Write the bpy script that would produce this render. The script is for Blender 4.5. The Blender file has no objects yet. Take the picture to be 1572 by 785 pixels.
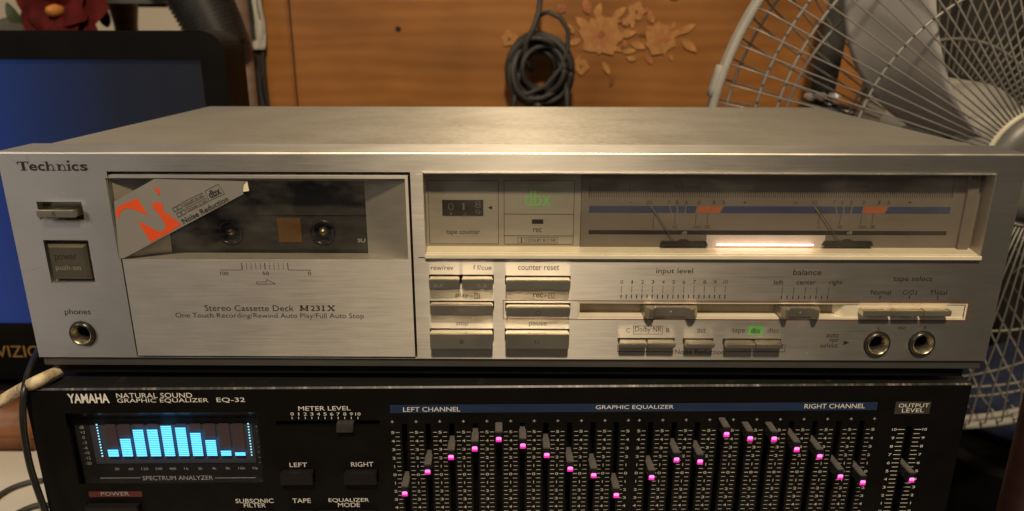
import bpy, bmesh, math, random
from mathutils import Vector, Matrix
random.seed(7)
S = bpy.context.scene
COL = S.collection

# ---------------------------------------------------------------- camera
CAM = Vector((0.00288, -0.2983, 0.1399)); FPX = 1102.74
RT = Vector((0.99997248, 0.00732012, 0.00120439))
UP = Vector((-0.00330186, 0.29378404, 0.95586612))
FW = Vector((-0.00664322, 0.95584379, -0.29380012))
cd = bpy.data.cameras.new('camera'); cam = bpy.data.objects.new('camera', cd); COL.objects.link(cam)
m = Matrix((RT, UP, -FW)).transposed().to_4x4(); m.translation = CAM
cam.matrix_world = m
cd.sensor_width = 36; cd.lens = FPX/1572*36; cd.clip_start = 0.01; cd.clip_end = 50
cd.dof.use_dof = True; cd.dof.focus_distance = 0.325; cd.dof.aperture_fstop = 11
S.camera = cam
# ---------------------------------------------------------------- world and lamps (indoor, evening)
w = bpy.data.worlds.new('World'); S.world = w; w.use_nodes = True
w.node_tree.nodes['Background'].inputs[0].default_value = (0.95, 0.90, 0.86, 1)
w.node_tree.nodes['Background'].inputs[1].default_value = 0.045
def lamp(name, loc, target, power, size, col):
    l = bpy.data.lights.new(name, 'AREA'); l.shape = 'DISK'; l.size = size; l.energy = power; l.color = col
    o = bpy.data.objects.new(name, l); COL.objects.link(o); o.location = loc
    o.rotation_euler = (Vector(target)-Vector(loc)).to_track_quat('-Z', 'Y').to_euler()
    return o
lamp('ceiling_lamp', (0.03, -0.95, 1.30), (0, .1, 0), 25, 0.15, (1, .80, .54))
lamp('side_lamp', (-1.15, -1.0, 0.75), (-.1, 0, .05), 3.4, 0.5, (1, .92, .88))  # added soft fill from the left, not a known lamp
lamp('rear_lamp', (0.0, 0.72, 1.45), (0, .1, .1), 2.6, 0.07, (1, .80, .54))  # added behind the deck to draw the bright streak on its cover
S.cycles.caustics_reflective = True; S.cycles.blur_glossy = 0.1
S.view_settings.view_transform = 'Standard'; S.view_settings.look = 'None'
S.view_settings.exposure = 0; S.view_settings.gamma = 1

# ---------------------------------------------------------------- pixels of the photograph to places
def ray(x, y): return FW + RT*((x-786)/FPX) - UP*((y-392.5)/FPX)
def onY(x, y, Y): d = ray(x, y); return CAM + d*((Y-CAM.y)/d.y)
def onZ(x, y, Z): d = ray(x, y); return CAM + d*((Z-CAM.z)/d.z)
class Frame:                                   # a thing's own axes: x along its front, y into it, z up
    def __init__(s, loc, rz=0):
        s.M = Matrix.Translation(loc) @ Matrix.Rotation(rz, 4, 'Z'); s.I = s.M.inverted()
    def px(s, x, y, d=0.0):                    # the point on the thing's upright plane y = d
        o = s.I @ CAM; r = (s.I.to_3x3()) @ ray(x, y); t = (d-o.y)/r.y
        p = o + r*t; return p.x, p.z
    def rect(s, x0, x1, y0, y1, d=0.0):
        ym = (y0+y1)/2; xm = (x0+x1)/2
        return s.px(x0, ym, d)[0], s.px(x1, ym, d)[0], s.px(xm, y1, d)[1], s.px(xm, y0, d)[1]

# ---------------------------------------------------------------- materials
class NT:
    def __init__(s, name):
        s.m = bpy.data.materials.new(name); s.m.use_nodes = True; s.n = s.m.node_tree.nodes; s.l = s.m.node_tree.links
        s.b = s.n['Principled BSDF']
    def node(s, t, **k):
        n = s.n.new(t)
        for a, v in k.items(): setattr(n, a, v)
        return n
    def link(s, a, b): s.l.new(a, b)
    def coords(s, scale):
        t = s.node('ShaderNodeTexCoord'); mp = s.node('ShaderNodeMapping'); mp.inputs['Scale'].default_value = scale
        s.link(t.outputs['Object'], mp.inputs['Vector']); return mp.outputs['Vector']
    def noise(s, scale, detail=3, vec=(1, 1, 1), rough=.5):
        n = s.node('ShaderNodeTexNoise'); n.inputs['Scale'].default_value = scale; n.inputs['Detail'].default_value = detail
        n.inputs['Roughness'].default_value = rough
        s.link(s.coords(vec), n.inputs['Vector']); return n.outputs['Fac']
    def ramp(s, fac, stops):
        r = s.node('ShaderNodeValToRGB'); e = r.color_ramp.elements
        while len(e) < len(stops): e.new(.5)
        for i, (p, c) in enumerate(stops): e[i].position = p; e[i].color = (c[0], c[1], c[2], 1) if not isinstance(c, (int, float)) else (c, c, c, 1)
        s.link(fac, r.inputs['Fac']); return r.outputs['Color']
    def mix(s, fac, a, b, mode='MIX'):
        n = s.node('ShaderNodeMix', data_type='RGBA', blend_type=mode)
        for v, i in ((fac, 0), (a, 6), (b, 7)):
            if hasattr(v, 'links') or hasattr(v, 'is_linked'): s.link(v, n.inputs[i])
            else: n.inputs[i].default_value = v if isinstance(v, float) else (*v, 1)
        return n.outputs[2]
    def bump(s, h, strength, dist=.0002):
        b = s.node('ShaderNodeBump'); b.inputs['Strength'].default_value = strength; b.inputs['Distance'].default_value = dist
        s.link(h, b.inputs['Height']); s.link(b.outputs['Normal'], s.b.inputs['Normal'])
    def set(s, **k):
        for a, v in k.items(): s.b.inputs[a.replace('_', ' ')].default_value = (*v, 1) if isinstance(v, tuple) else v
        return s
def plain(name, col, rough=.5, metal=0., var=.12, scale=60, spec=.5, bump=0.):
    t = NT(name); t.set(Metallic=metal, Roughness=rough); t.b.inputs['Specular IOR Level'].default_value = spec
    f = t.noise(scale, 5)
    lo = tuple(c*(1-var) for c in col); hi = tuple(min(1, c*(1+var)) for c in col)
    t.link(t.ramp(f, [(.3, lo), (.7, hi)]), t.b.inputs['Base Color'])
    r2 = t.noise(scale*.37, 4)
    t.link(t.ramp(r2, [(.3, max(0, rough-.07)), (.75, min(1, rough+.1))]), t.b.inputs['Roughness'])
    if bump: t.bump(t.noise(scale*8, 3), bump)
    return t.m
def brushed(name, col, vec, tang_, rough=.50, aniso=.86, metal=.92, grain=.045, smudge=.06, bump=.04):
    t = NT(name); t.set(Metallic=metal, Roughness=rough, Anisotropic=aniso)
    g = t.noise(1, 3, vec, .7); s = t.noise(26, 5, (1, 1, 1.6), .6)
    a = t.ramp(g, [(.28, tuple(c*(1-grain) for c in col)), (.72, tuple(c*(1+grain) for c in col))])
    b = t.ramp(s, [(.35, 1-smudge), (.65, 1+smudge*.5)])
    t.link(t.mix(1., a, b, 'MULTIPLY'), t.b.inputs['Base Color'])
    gr = t.mix(.5, t.ramp(g, [(.3, rough-.08), (.7, rough+.1)]), t.ramp(s, [(.3, rough-.04), (.7, rough+.07)]))
    t.link(gr, t.b.inputs['Roughness'])
    tang = (0, .7071, .7071)                     # across the brushing, on the front as on the top
    c = t.node('ShaderNodeCombineXYZ')
    for i in range(3): c.inputs[i].default_value = tang[i]
    t.link(c.outputs[0], t.b.inputs['Tangent'])
    if bump: t.bump(g, bump, .0001)
    return t.m
def emit(name, col, strength, base=(.02, .02, .02)):
    t = NT(name); t.set(Base_Color=base, Emission_Color=col, Emission_Strength=strength, Roughness=.4); return t.m
def clear(name, tint, gloss=1.0, rough=.03, smear=0.):
    t = NT(name); t.n.remove(t.b)
    tr = t.node('ShaderNodeBsdfTransparent'); tr.inputs[0].default_value = (*tint, 1)
    gl = t.node('ShaderNodeBsdfGlossy'); gl.inputs['Roughness'].default_value = rough
    fr = t.node('ShaderNodeLayerWeight'); fr.inputs[0].default_value = .5
    pw5 = t.node('ShaderNodeMath', operation='POWER'); pw5.inputs[1].default_value = 5; t.link(fr.outputs['Facing'], pw5.inputs[0])
    mu = t.node('ShaderNodeMath', operation='MULTIPLY_ADD'); mu.inputs[1].default_value = gloss*.9; mu.inputs[2].default_value = gloss*.04
    t.link(pw5.outputs[0], mu.inputs[0])
    mx = t.node('ShaderNodeMixShader'); t.link(mu.outputs[0], mx.inputs[0]); t.link(tr.outputs[0], mx.inputs[1]); t.link(gl.outputs[0], mx.inputs[2])
    out = mx.outputs[0]
    if smear:                                  # dust and finger marks on the plastic
        df = t.node('ShaderNodeBsdfDiffuse'); df.inputs[0].default_value = (.6, .56, .5, 1)
        m2 = t.node('ShaderNodeMixShader')
        f = t.ramp(t.noise(30, 5, (1, 1, 2.2), .6), [(.42, 0.), (.72, smear)])
        t.link(f, m2.inputs[0]); t.link(out, m2.inputs[1]); t.link(df.outputs[0], m2.inputs[2]); out = m2.outputs[0]
    t.link(out, t.n['Material Output'].inputs['Surface']); return t.m

M = {}
AL = (.50, .475, .44)
M['panel'] = brushed('brushed_panel', AL, (40, 40, 1300), (0, 0, 1))
M['panel_top'] = brushed('brushed_panel_top', AL, (40, 1300, 40), (0, 1, 0))
M['door'] = brushed('brushed_door', (.54, .51, .465), (40, 40, 1300), (0, 0, 1), rough=.56, aniso=.78)
M['button'] = plain('satin_button', (.68, .62, .50), .33, .93, .05, 120)
M['edge'] = plain('bright_edge', (.85, .80, .70), .42, 1., .04, 120)
M['saddle'] = plain('saddle_knob', (.50, .45, .36), .36, .9, .06, 120)
M['button_dark'] = plain('button_bronze', (.34, .305, .23), .33, .9, .06, 120)
M['recess'] = plain('recess_metal', (.13, .12, .095), .45, .4, .06)
M['plate'] = brushed('display_plate', (.50, .47, .41), (14, 14, 1500), (0, 0, 1), rough=.45, metal=.6, aniso=.4)
M['meter_plate'] = plain('meter_plate', (.20, .175, .145), .5, .1, .05)
M['cover'] = brushed('painted_silver_cover', (.44, .41, .355), (300, 300, 300), (0, 1, 0), rough=.40, aniso=.92, metal=.6, grain=.05, smudge=.07, bump=.05)
tc_ = M['cover'].node_tree; pb_ = tc_.nodes['Principled BSDF']; src = pb_.inputs['Base Color'].links[0].from_socket
nz = tc_.nodes.new('ShaderNodeTexNoise'); nz.inputs['Scale'].default_value = 420; nz.inputs['Detail'].default_value = 2
co_ = tc_.nodes.new('ShaderNodeTexCoord'); tc_.links.new(co_.outputs['Object'], nz.inputs['Vector'])
rp_ = tc_.nodes.new('ShaderNodeValToRGB'); rp_.color_ramp.elements[0].position = .71; rp_.color_ramp.elements[1].position = .78; tc_.links.new(nz.outputs['Fac'], rp_.inputs['Fac'])
mx_ = tc_.nodes.new('ShaderNodeMix'); mx_.data_type = 'RGBA'; tc_.links.new(rp_.outputs['Color'], mx_.inputs[0]); tc_.links.new(src, mx_.inputs[6]); mx_.inputs[7].default_value = (.62, .58, .5, 1); tc_.links.new(mx_.outputs[2], pb_.inputs['Base Color'])
M['lip'] = plain('bottom_trim_metal', (.15, .14, .125), .42, .7, .06, 80)
M['gold'] = plain('cream_metal', (.86, .78, .60), .36, .2, .05, 90)  # silver trim coloured cream, as warm lamplight tints it
M['slot_back'] = plain('slot_dark', (.22, .19, .14), .5, .1)  # back wall coloured darker for the shade inside the slot
M['ink'] = plain('black_ink', (.022, .018, .014), .6, 0, .1)
M['ink_grey'] = plain('grey_ink', (.07, .06, .048), .6, 0, .1)
M['ink_light'] = plain('engraved_light', (.62, .57, .47), .35, .6, .1)
M['redline'] = plain('red_brown_ink', (.22, .05, .025), .5, 0, .1)
M['black'] = plain('black_metal', (.0045, .0042, .004), .5, 0, .25, 70, spec=.12)
M['black_gloss'] = plain('black_plastic', (.010, .010, .011), .22, 0, .2, 40)
M['deep'] = plain('deep_black', (.005, .005, .005), .7, 0, .1)
M['brass'] = plain('jack_metal', (.30, .26, .18), .36, .95, .1)
M['ring_dark'] = plain('dark_ring', (.09, .08, .065), .3, .8, .1)
M['win'] = clear('clear_window', (.93, .92, .90), 1., .04, .05)
M['win2'] = clear('clear_meter_window', (.95, .94, .92), 1., .03, .035)
M['orange'] = plain('orange_ink', (.72, .085, .02), .45, 0, .06)
M['sticker'] = plain('silver_sticker', (.29, .275, .25), .42, .25, .04, 60)
M['paper'] = plain('paper_back', (.75, .68, .48), .7)
M['green_ink'] = plain('green_ink', (.10, .32, .08), .5)
M['green_lit'] = emit('green_lit', (.25, .9, .2), .06, (.20, .42, .15))  # faint glow added to lift the green in the shaded well
M['blue_bar'] = plain('meter_blue', (.045, .06, .13), .5)
M['orange_bar'] = plain('meter_orange', (.42, .12, .05), .5)
M['pale'] = plain('pale_ink', (.42, .39, .35), .5)
M['bar_black'] = plain('meter_black', (.028, .024, .02), .5)
M['lamp_pink'] = emit('meter_lamp_glow', (1, .70, .58), 6.)
M['print'] = plain('print_white', (.74, .71, .66), .5, 0, .1)
M['print_tick'] = plain('print_scale', (.50, .47, .42), .5, 0, .1)
M['print_dim'] = plain('print_grey', (.30, .31, .32), .5, 0, .1)
M['cyan'] = emit('vfd_cyan', (.095, .50, .95), 2.3)
M['cyan_dot'] = emit('vfd_dot', (.3, .75, 1), 1.4)
M['vfd_back'] = plain('vfd_back', (.035, .037, .05), .6, 0, .08)
M['vfd_off'] = plain('vfd_unlit', (.05, .028, .032), .6, 0, .08)
M['led'] = emit('led_magenta', (1, .20, .60), 1.8)
M['led2'] = emit('led_body', (.80, .012, .30), 1.3)
M['knob'] = plain('knob_grey', (.12, .11, .106), .42, 0, .2, 300, spec=.3)
M['knob_clear'] = plain('knob_smoke', (.012, .011, .011), .3, spec=.3)
M['blue_print'] = plain('blue_print', (.018, .038, .10), .45)
M['grey_print'] = plain('grey_print', (.060, .055, .042), .5)
M['red_print'] = plain('red_print', (.10, .018, .014), .45)

# ---------------------------------------------------------------- mesh building
class MB:
    def __init__(s): s.v = []; s.f = []
    def add(s, vs, fs):
        o = len(s.v); s.v += [tuple(v) for v in vs]; s.f += [tuple(i+o for i in f) for f in fs]; return s
    def box(s, x0, x1, y0, y1, z0, z1):
        return s.add([(x0,y0,z0),(x1,y0,z0),(x1,y1,z0),(x0,y1,z0),(x0,y0,z1),(x1,y0,z1),(x1,y1,z1),(x0,y1,z1)],
              [(0,3,2,1),(4,5,6,7),(0,1,5,4),(1,2,6,5),(2,3,7,6),(3,0,4,7)])
    def rect(s, x0, x1, z0, z1, y): return s.add([(x0,y,z0),(x1,y,z0),(x1,y,z1),(x0,y,z1)], [(0,1,2,3)])
    def flat(s, pts, y): return s.add([(p[0], y, p[1]) for p in pts], [tuple(range(len(pts)))])
    def prism(s, pts, y0, y1):                 # outline in x,z (counter-clockwise from the front), extruded along y
        n = len(pts)
        return s.add([(p[0], y0, p[1]) for p in pts]+[(p[0], y1, p[1]) for p in pts],
              [tuple(range(n)), tuple(range(2*n-1, n-1, -1))]+[(i, i+n, (i+1) % n+n, (i+1) % n) for i in range(n)])
    def line(s, a, b, wd, y):
        a = Vector(a); b = Vector(b); d = (b-a); n = Vector((-d.y, d.x)).normalized()*wd/2
        return s.flat([a-n, b-n, b+n, a+n], y)
    def frame(s, x0, x1, z0, z1, wd, y):
        s.rect(x0, x1, z0, z0+wd, y); s.rect(x0, x1, z1-wd, z1, y); s.rect(x0, x0+wd, z0+wd, z1-wd, y); return s.rect(x1-wd, x1, z0+wd, z1-wd, y)
    def tube(s, pts, r, n=8, caps=True):
        pts = [Vector(p) for p in pts]; k = len(pts); rs = r if isinstance(r, (list, tuple)) else [r]*k
        up = None; vs = []
        for i, p in enumerate(pts):
            t = (pts[min(i+1, k-1)]-pts[max(i-1, 0)]).normalized()
            if up is None: up = t.orthogonal().normalized()
            up = (up-t*up.dot(t)).normalized(); sd = t.cross(up)
            for j in range(n):
                a = 2*math.pi*j/n; vs.append(p+(up*math.cos(a)+sd*math.sin(a))*rs[i])
        fs = [(i*n+j, i*n+(j+1) % n, (i+1)*n+(j+1) % n, (i+1)*n+j) for i in range(k-1) for j in range(n)]
        if caps: fs += [tuple(range(n-1, -1, -1)), tuple(range((k-1)*n, k*n))]
        return s.add(vs, fs)
    def ring(s, c, R, r, n=64, m=8, axis='Y'):
        vs = []
        for i in range(n):
            a = 2*math.pi*i/n
            for j in range(m):
                b = 2*math.pi*j/m; q = R+r*math.cos(b); h = r*math.sin(b)
                vs.append((c[0]+q*math.cos(a), c[1]+h, c[2]+q*math.sin(a)) if axis == 'Y' else (c[0]+q*math.cos(a), c[1]+q*math.sin(a), c[2]+h))
        return s.add(vs, [(i*m+j, ((i+1) % n)*m+j, ((i+1) % n)*m+(j+1) % m, i*m+(j+1) % m) for i in range(n) for j in range(m)])
    def lathe(s, prof, c, n=32, axis='Y', cap=False):
        vs = []
        for (r, h) in prof:
            for i in range(n):
                a = 2*math.pi*i/n
                vs.append((c[0]+r*math.cos(a), c[1]+h, c[2]+r*math.sin(a)) if axis == 'Y' else (c[0]+r*math.cos(a), c[1]+r*math.sin(a), c[2]+h))
        fs = [(k*n+i, k*n+(i+1) % n, (k+1)*n+(i+1) % n, (k+1)*n+i) for k in range(len(prof)-1) for i in range(n)]
        if cap: fs += [tuple(range(n)), tuple(range((len(prof)-1)*n, len(prof)*n))]
        return s.add(vs, fs)
    def mesh(s, name, mat, smooth=False, bevel=0, seg=2, fix=True):
        me = bpy.data.meshes.new(name); bm = bmesh.new()
        vs = [bm.verts.new(v) for v in s.v]
        for f in s.f:
            try: bm.faces.new([vs[i] for i in f])
            except ValueError: pass
        if fix and not getattr(s, 'open', False): bmesh.ops.recalc_face_normals(bm, faces=bm.faces)
        if bevel:
            es = [e for e in bm.edges if len(e.link_faces) == 2 and e.calc_face_angle(0) > .5]
            bmesh.ops.bevel(bm, geom=es, offset=bevel, segments=seg, affect='EDGES', clamp_overlap=True)
        for f in bm.faces: f.smooth = smooth
        bm.to_mesh(me); bm.free(); me.materials.append(M[mat] if isinstance(mat, str) else mat); return me
    def build(s, name, mat, parent=None, **k):
        return obj(name, s.mesh(name, mat, **k), parent)
def obj(name, me, parent=None, loc=None):
    o = bpy.data.objects.new(name, me); COL.objects.link(o); o.parent = parent
    if loc: o.location = loc
    return o
def thing(name, label, cat, loc=(0, 0, 0), rz=0, group=None):
    o = bpy.data.objects.new(name, None); COL.objects.link(o); o.location = loc; o.rotation_euler = (0, 0, rz); o.empty_display_size = .02
    o['label'] = label; o['category'] = cat
    if group: o['group'] = group
    return o
def holed(x0, x1, z0, z1, y, depth, holes, bare=()):    # a plate with real rectangular openings
    b = MB(); b.open = True
    xs = sorted({x0, x1, *[h[0] for h in holes], *[h[1] for h in holes]}); zs = sorted({z0, z1, *[h[2] for h in holes], *[h[3] for h in holes]})
    for i in range(len(xs)-1):
        for j in range(len(zs)-1):
            cx = (xs[i]+xs[i+1])/2; cz = (zs[j]+zs[j+1])/2
            if cx < x0 or cx > x1 or any(h[0] < cx < h[1] and h[2] < cz < h[3] for h in holes): continue
            b.rect(xs[i], xs[i+1], zs[j], zs[j+1], y)
    for (a, c, e, f) in [h for h in holes if h not in bare]:
        for p, q in (((a, e), (c, e)), ((c, e), (c, f)), ((c, f), (a, f)), ((a, f), (a, e))):
            b.add([(p[0], y, p[1]), (q[0], y, q[1]), (q[0], y+depth, q[1]), (p[0], y+depth, p[1])], [(0, 3, 2, 1)])
    return b

# ---------------------------------------------------------------- lettering from the built-in typeface
_gl = {}
def glyphs(s, off=0.):
    k = (s, off)
    if k not in _gl:
        c = bpy.data.curves.new('t', 'FONT'); c.body = s; c.offset = off; c.resolution_u = 3; c.fill_mode = 'FRONT'
        o = bpy.data.objects.new('t', c); COL.objects.link(o)
        dg = bpy.context.evaluated_depsgraph_get(); me = bpy.data.meshes.new_from_object(o.evaluated_get(dg))
        vs = [(v.co.x, v.co.y) for v in me.vertices]; fs = [tuple(p.vertices) for p in me.polygons]
        x0 = min(v[0] for v in vs); x1 = max(v[0] for v in vs); y0 = min(v[1] for v in vs); y1 = max(v[1] for v in vs)
        _gl[k] = ([((v[0]-x0)/(x1-x0), (v[1]-y0)/(y1-y0)) for v in vs], fs)
        bpy.data.objects.remove(o); bpy.data.curves.remove(c); bpy.data.meshes.remove(me)
    return _gl[k]
def put_text(b, s, x0, x1, z0, z1, y, off=0.):
    vs, fs = glyphs(s, off); b.add([(x0+u*(x1-x0), y, z0+v*(z1-z0)) for u, v in vs], fs)
def put_text_rot(b, s, p0, p1, h, y, off=0.):  # baseline from p0 to p1 in x,z; height h
    p0 = Vector(p0); e = Vector(p1)-p0; n = Vector((-e.y, e.x)).normalized()*h
    vs, fs = glyphs(s, off); b.add([(p0.x+u*e.x+v*n.x, y, p0.y+u*e.y+v*n.y) for u, v in vs], fs)
def text(fr, s, x0, x1, y0, y1, parent, mat='ink', d=0., off=0., name='lettering'):
    b = MB(); b.open = True; put_text(b, s, *fr.rect(x0, x1, y0, y1, d), d-.00008, off); return b.build(name, mat, parent)
PXM = 3.5e-4                                    # about one photo pixel on the fronts, in metres

# ================================================================ the setting
def struct(o, kind='structure'): o['kind'] = kind; return o
t = NT('wall_paint'); t.set(Roughness=.85)
t.link(t.ramp(t.noise(5, 4), [(.3, (.60, .52, .40)), (.7, (.68, .60, .47))]), t.b.inputs['Base Color']); M['wall'] = t.m
M['floor'] = plain('floor_dark', (.035, .026, .02), .6, 0, .2, 8)
M['laminate'] = plain('off_white_laminate', (.62, .57, .48), .45, 0, .05, 20)
DESK = -.150; FLOOR = -.86
b = MB(); b.box(-2.2, 2.2, 1.0, 1.05, FLOOR, 1.9); struct(b.build('wall', 'wall'))
b = MB(); b.box(-2.2, 2.2, -1.6, 1.0, FLOOR-.04, FLOOR); struct(b.build('floor', 'floor'))

# ================================================================ desk
desk = thing('desk', 'off-white laminate desk under the stacked hi-fi units', 'desk', (-.25, .2, FLOOR))
o = desk.location
b = MB(); b.box(-.90-o.x, .222-o.x, -.10-o.y, .50-o.y, DESK-.025-o.z, DESK-o.z); b.build('desk_top', 'laminate', desk, bevel=.002)
for sx in (-.86, .182):
    for sy in (-.06, .46):
        b = MB(); b.box(sx-o.x-.02, sx-o.x+.02, sy-o.y-.02, sy-o.y+.02, 0, DESK-.025-o.z); b.build('leg', 'laminate', desk, bevel=.002)

# ================================================================ graphic equalizer
EA = onZ(35, 597.4, -.014); EB = onZ(1492.6, 589, -.014)
EW = (EB-EA).length; rz = math.atan2(EB.y-EA.y, EB.x-EA.x); mid = (EA+EB)/2
EQF = Frame((mid.x, mid.y, DESK), rz)
eq = thing('graphic_equalizer', 'black graphic equalizer with blue spectrum display and magenta lit sliders', 'equalizer', (mid.x, mid.y, DESK), rz)
ET = -.014-DESK; EBOT = .012; ED = .205; hw = EW/2
E = EQF
disp = E.rect(140, 396, 651, 711); disp_o = E.rect(110, 400, 634, 742)
mslot = E.rect(424, 583, 646, 655)
rowx = 784
LEFTC = [603, 639.4, 675.6, 711.7, 747.6, 784, 820, 856, 892, 928, 963.8]
RIGHTC = [980.5, 1016.4, 1052.2, 1088, 1124, 1160, 1196, 1232, 1268, 1304, 1339.6]
CL = [E.px(x, 664-(x-603)*.0052)[0] for x in LEFTC]; CR = [E.px(x, 664-(x-603)*.0052)[0] for x in RIGHTC]
SL = [(CL[i]+CL[i+1])/2 for i in range(10)]+[(CR[i]+CR[i+1])/2 for i in range(10)]
ROWY = [663, 676.3, 689.4, 702.3, 715, 727.6, 740, 752.3, 765, 777.4, 790]
ROWZ = [E.px(784, y)[1] for y in ROWY]
st = (ROWZ[0]-ROWZ[-1])/10; ROWZ = [ROWZ[0]-st*i for i in range(11)]
slotz = (ROWZ[-1]-.004, ROWZ[0]+.0045)
OX = (E.px(1388, 660)[0]+E.px(1404, 660)[0])/2
holes = [disp_o, mslot]+[(x-.0012, x+.0012, *slotz) for x in SL]+[(OX-.0014, OX+.0014, E.px(1390, 790)[1]-.003, E.px(1395, 655)[1])]
BTN = [E.rect(432, 484, 720, 740), E.rect(529, 581, 720, 740), E.rect(135, 218, 772, 792),
       E.rect(368, 418, 782, 800), E.rect(444, 484, 782, 800), E.rect(487, 532, 782, 800), E.rect(533, 580, 782, 800)]
holes += BTN
b = holed(-hw, hw, EBOT, ET-.0008, 0, .006, holes, [disp_o]); b.build('front_panel', 'black', eq)
t = NT('worn_edge'); t.set(Roughness=.4)
t.link(t.ramp(t.noise(1, 6, (160, 40, 40), .75), [(.46, (.010, .009, .008)), (.56, (.06, .055, .05)), (.72, (.45, .40, .34))]), t.b.inputs['Base Color']); M['worn'] = t.m
b = MB(); b.open = True; b.add([(-hw, 0, ET-.0008), (hw, 0, ET-.0008), (hw, .0006, ET), (-hw, .0006, ET)], [(0, 1, 2, 3)]); b.build('worn_edge', 'worn', eq)
t = NT('dusty_black'); t.set(Roughness=.5)
t.link(t.ramp(t.noise(160, 6, (1, 1, 1), .7), [(.60, (.008, .0075, .007)), (.85, (.05, .045, .036))]), t.b.inputs['Base Color']); M['dusty'] = t.m
b = MB(); b.box(-hw, hw, .0006, ED, ET-.0015, ET); b.build('top_cover', 'dusty', eq)
b = MB(); b.box(-hw, hw, .012, ED, EBOT, ET-.0016); b.build('chassis', 'black', eq)
for sx in (-1, 1):
    b = MB(); b.box(min(sx*hw, sx*(hw-.0015)), max(sx*hw, sx*(hw-.0015)), .0005, .0115, EBOT, ET-.0016); b.build('side_cheek', 'black', eq)
    for sy in (.03, ED-.03):
        b = MB(); b.lathe([(.011, 0), (.012, EBOT)], (sx*(hw-.035), sy, 0), 20, 'Z', True); b.build('foot', 'deep', eq, smooth=False)
# brand and model lettering
def etext(s, x0, x1, y0, y1, mat='print', off=0., par=None, d=0.): return text(E, s, x0, x1, y0, y1, par or eq, mat, d, off)
etext('YAMAHA', 104, 167.5, 604.5, 619, off=.028)
etext('NATURAL SOUND', 178.5, 295, 603.5, 611)
etext('GRAPHIC EQUALIZER', 180, 320, 611.8, 619)
etext('EQ-32', 332.5, 376, 610.5, 618.5)
etext('METER LEVEL', 458, 538, 623.8, 630.3)
b = MB(); b.open = True
for i in range(11):
    x = 448.5+i*10.1; c = E.px(x, 636); wd = 2.4 if i != 1 else .8
    if i == 10: wd = 4
    put_text(b, str(i), *E.rect(x-wd, x+wd, 633.4, 638), -.00008)
    b.rect(*E.rect(x-.5, x+.5, 640, 643.5), -.00008)
b.build('scale_marking', 'print', eq)
etext('LEFT', 444.5, 471.5, 710.5, 717); etext('RIGHT', 539, 573, 709.5, 716.5)
etext('SUBSONIC', 361.5, 420, 765.8, 772.3); etext('FILTER', 374.5, 408, 772.8, 779)
etext('TAPE', 449, 477, 765.3, 772); etext('EQUALIZER', 504.5, 566.5, 765, 771.5); etext('MODE', 519, 552.5, 772, 778.5)
# black buttons and the meter level slider
for i, r in enumerate(BTN):
    b = MB(); b.box(r[0]+.0004, r[1]-.0004, -.0035 if i < 2 else -.003, .010, r[2]+.0004, r[3]-.0004); b.build('power_button' if i == 2 else 'push_button', 'knob_clear', eq, bevel=.0003)
kx = E.px(531, 652)[0]
b = MB(); b.prism([(kx-.0042, mslot[2]-.0018), (kx+.0036, mslot[2]-.0018), (kx+.0042, mslot[3]+.0002), (kx-.0036, mslot[3]+.0002)], -.0028, .008); M['knob_dim'] = plain('dim_knob', (.04, .037, .035), .35, 0, .2, 200); b.build('meter_level_knob', 'knob_dim', eq, bevel=.0003)
# power print
b = MB(); b.open = True; b.rect(*E.rect(136.5, 218, 754.5, 763), -.00006); rp = b.build('power_label', 'red_print', eq)
b = MB(); b.open = True; put_text(b, 'POWER', *E.rect(155, 198.5, 755, 761), -.00016); b.build('lettering', 'print_dim', rp)
# blue heading stripe of thin lines
b = MB(); b.open = True
x0, x1 = E.px(598.7, 628)[0], E.px(1346.6, 623)[0]; zt = E.px(784, 620.5)[1]; zb = E.px(784, 633)[1]; h = (zt-zb)/7
for i in range(7): b.rect(x0, x1, zb+i*h, zb+(i+.78)*h, -.00006)
stripe = b.build('heading_stripe', 'blue_print', eq)
def strip_text(s, xa, xb, y): 
    b = MB(); b.open = True; put_text(b, s, *E.rect(xa, xb, y-3.6, y+3.4), -.00016); b.build('lettering', 'print', stripe)
strip_text('LEFT CHANNEL', 619, 706.5, 628.5); strip_text('GRAPHIC EQUALIZER', 914.5, 1034, 625.5); strip_text('RIGHT CHANNEL', 1235, 1327.5, 623.5)
b = MB(); b.open = True; r = E.rect(1374, 1428, 616.5, 635.5); n = 12; h = (r[3]-r[2])/n
for i in range(n): b.rect(r[0], r[1], r[2]+i*h, r[2]+(i+.72)*h, -.00006)
ol = b.build('heading_stripe', 'grey_print', eq)
b = MB(); b.open = True; put_text(b, 'OUTPUT', *E.rect(1379.5, 1426, 619.5, 625.5), -.00016); put_text(b, 'LEVEL', *E.rect(1384.5, 1418, 627, 633), -.00016); b.build('lettering', 'print', ol)
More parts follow.
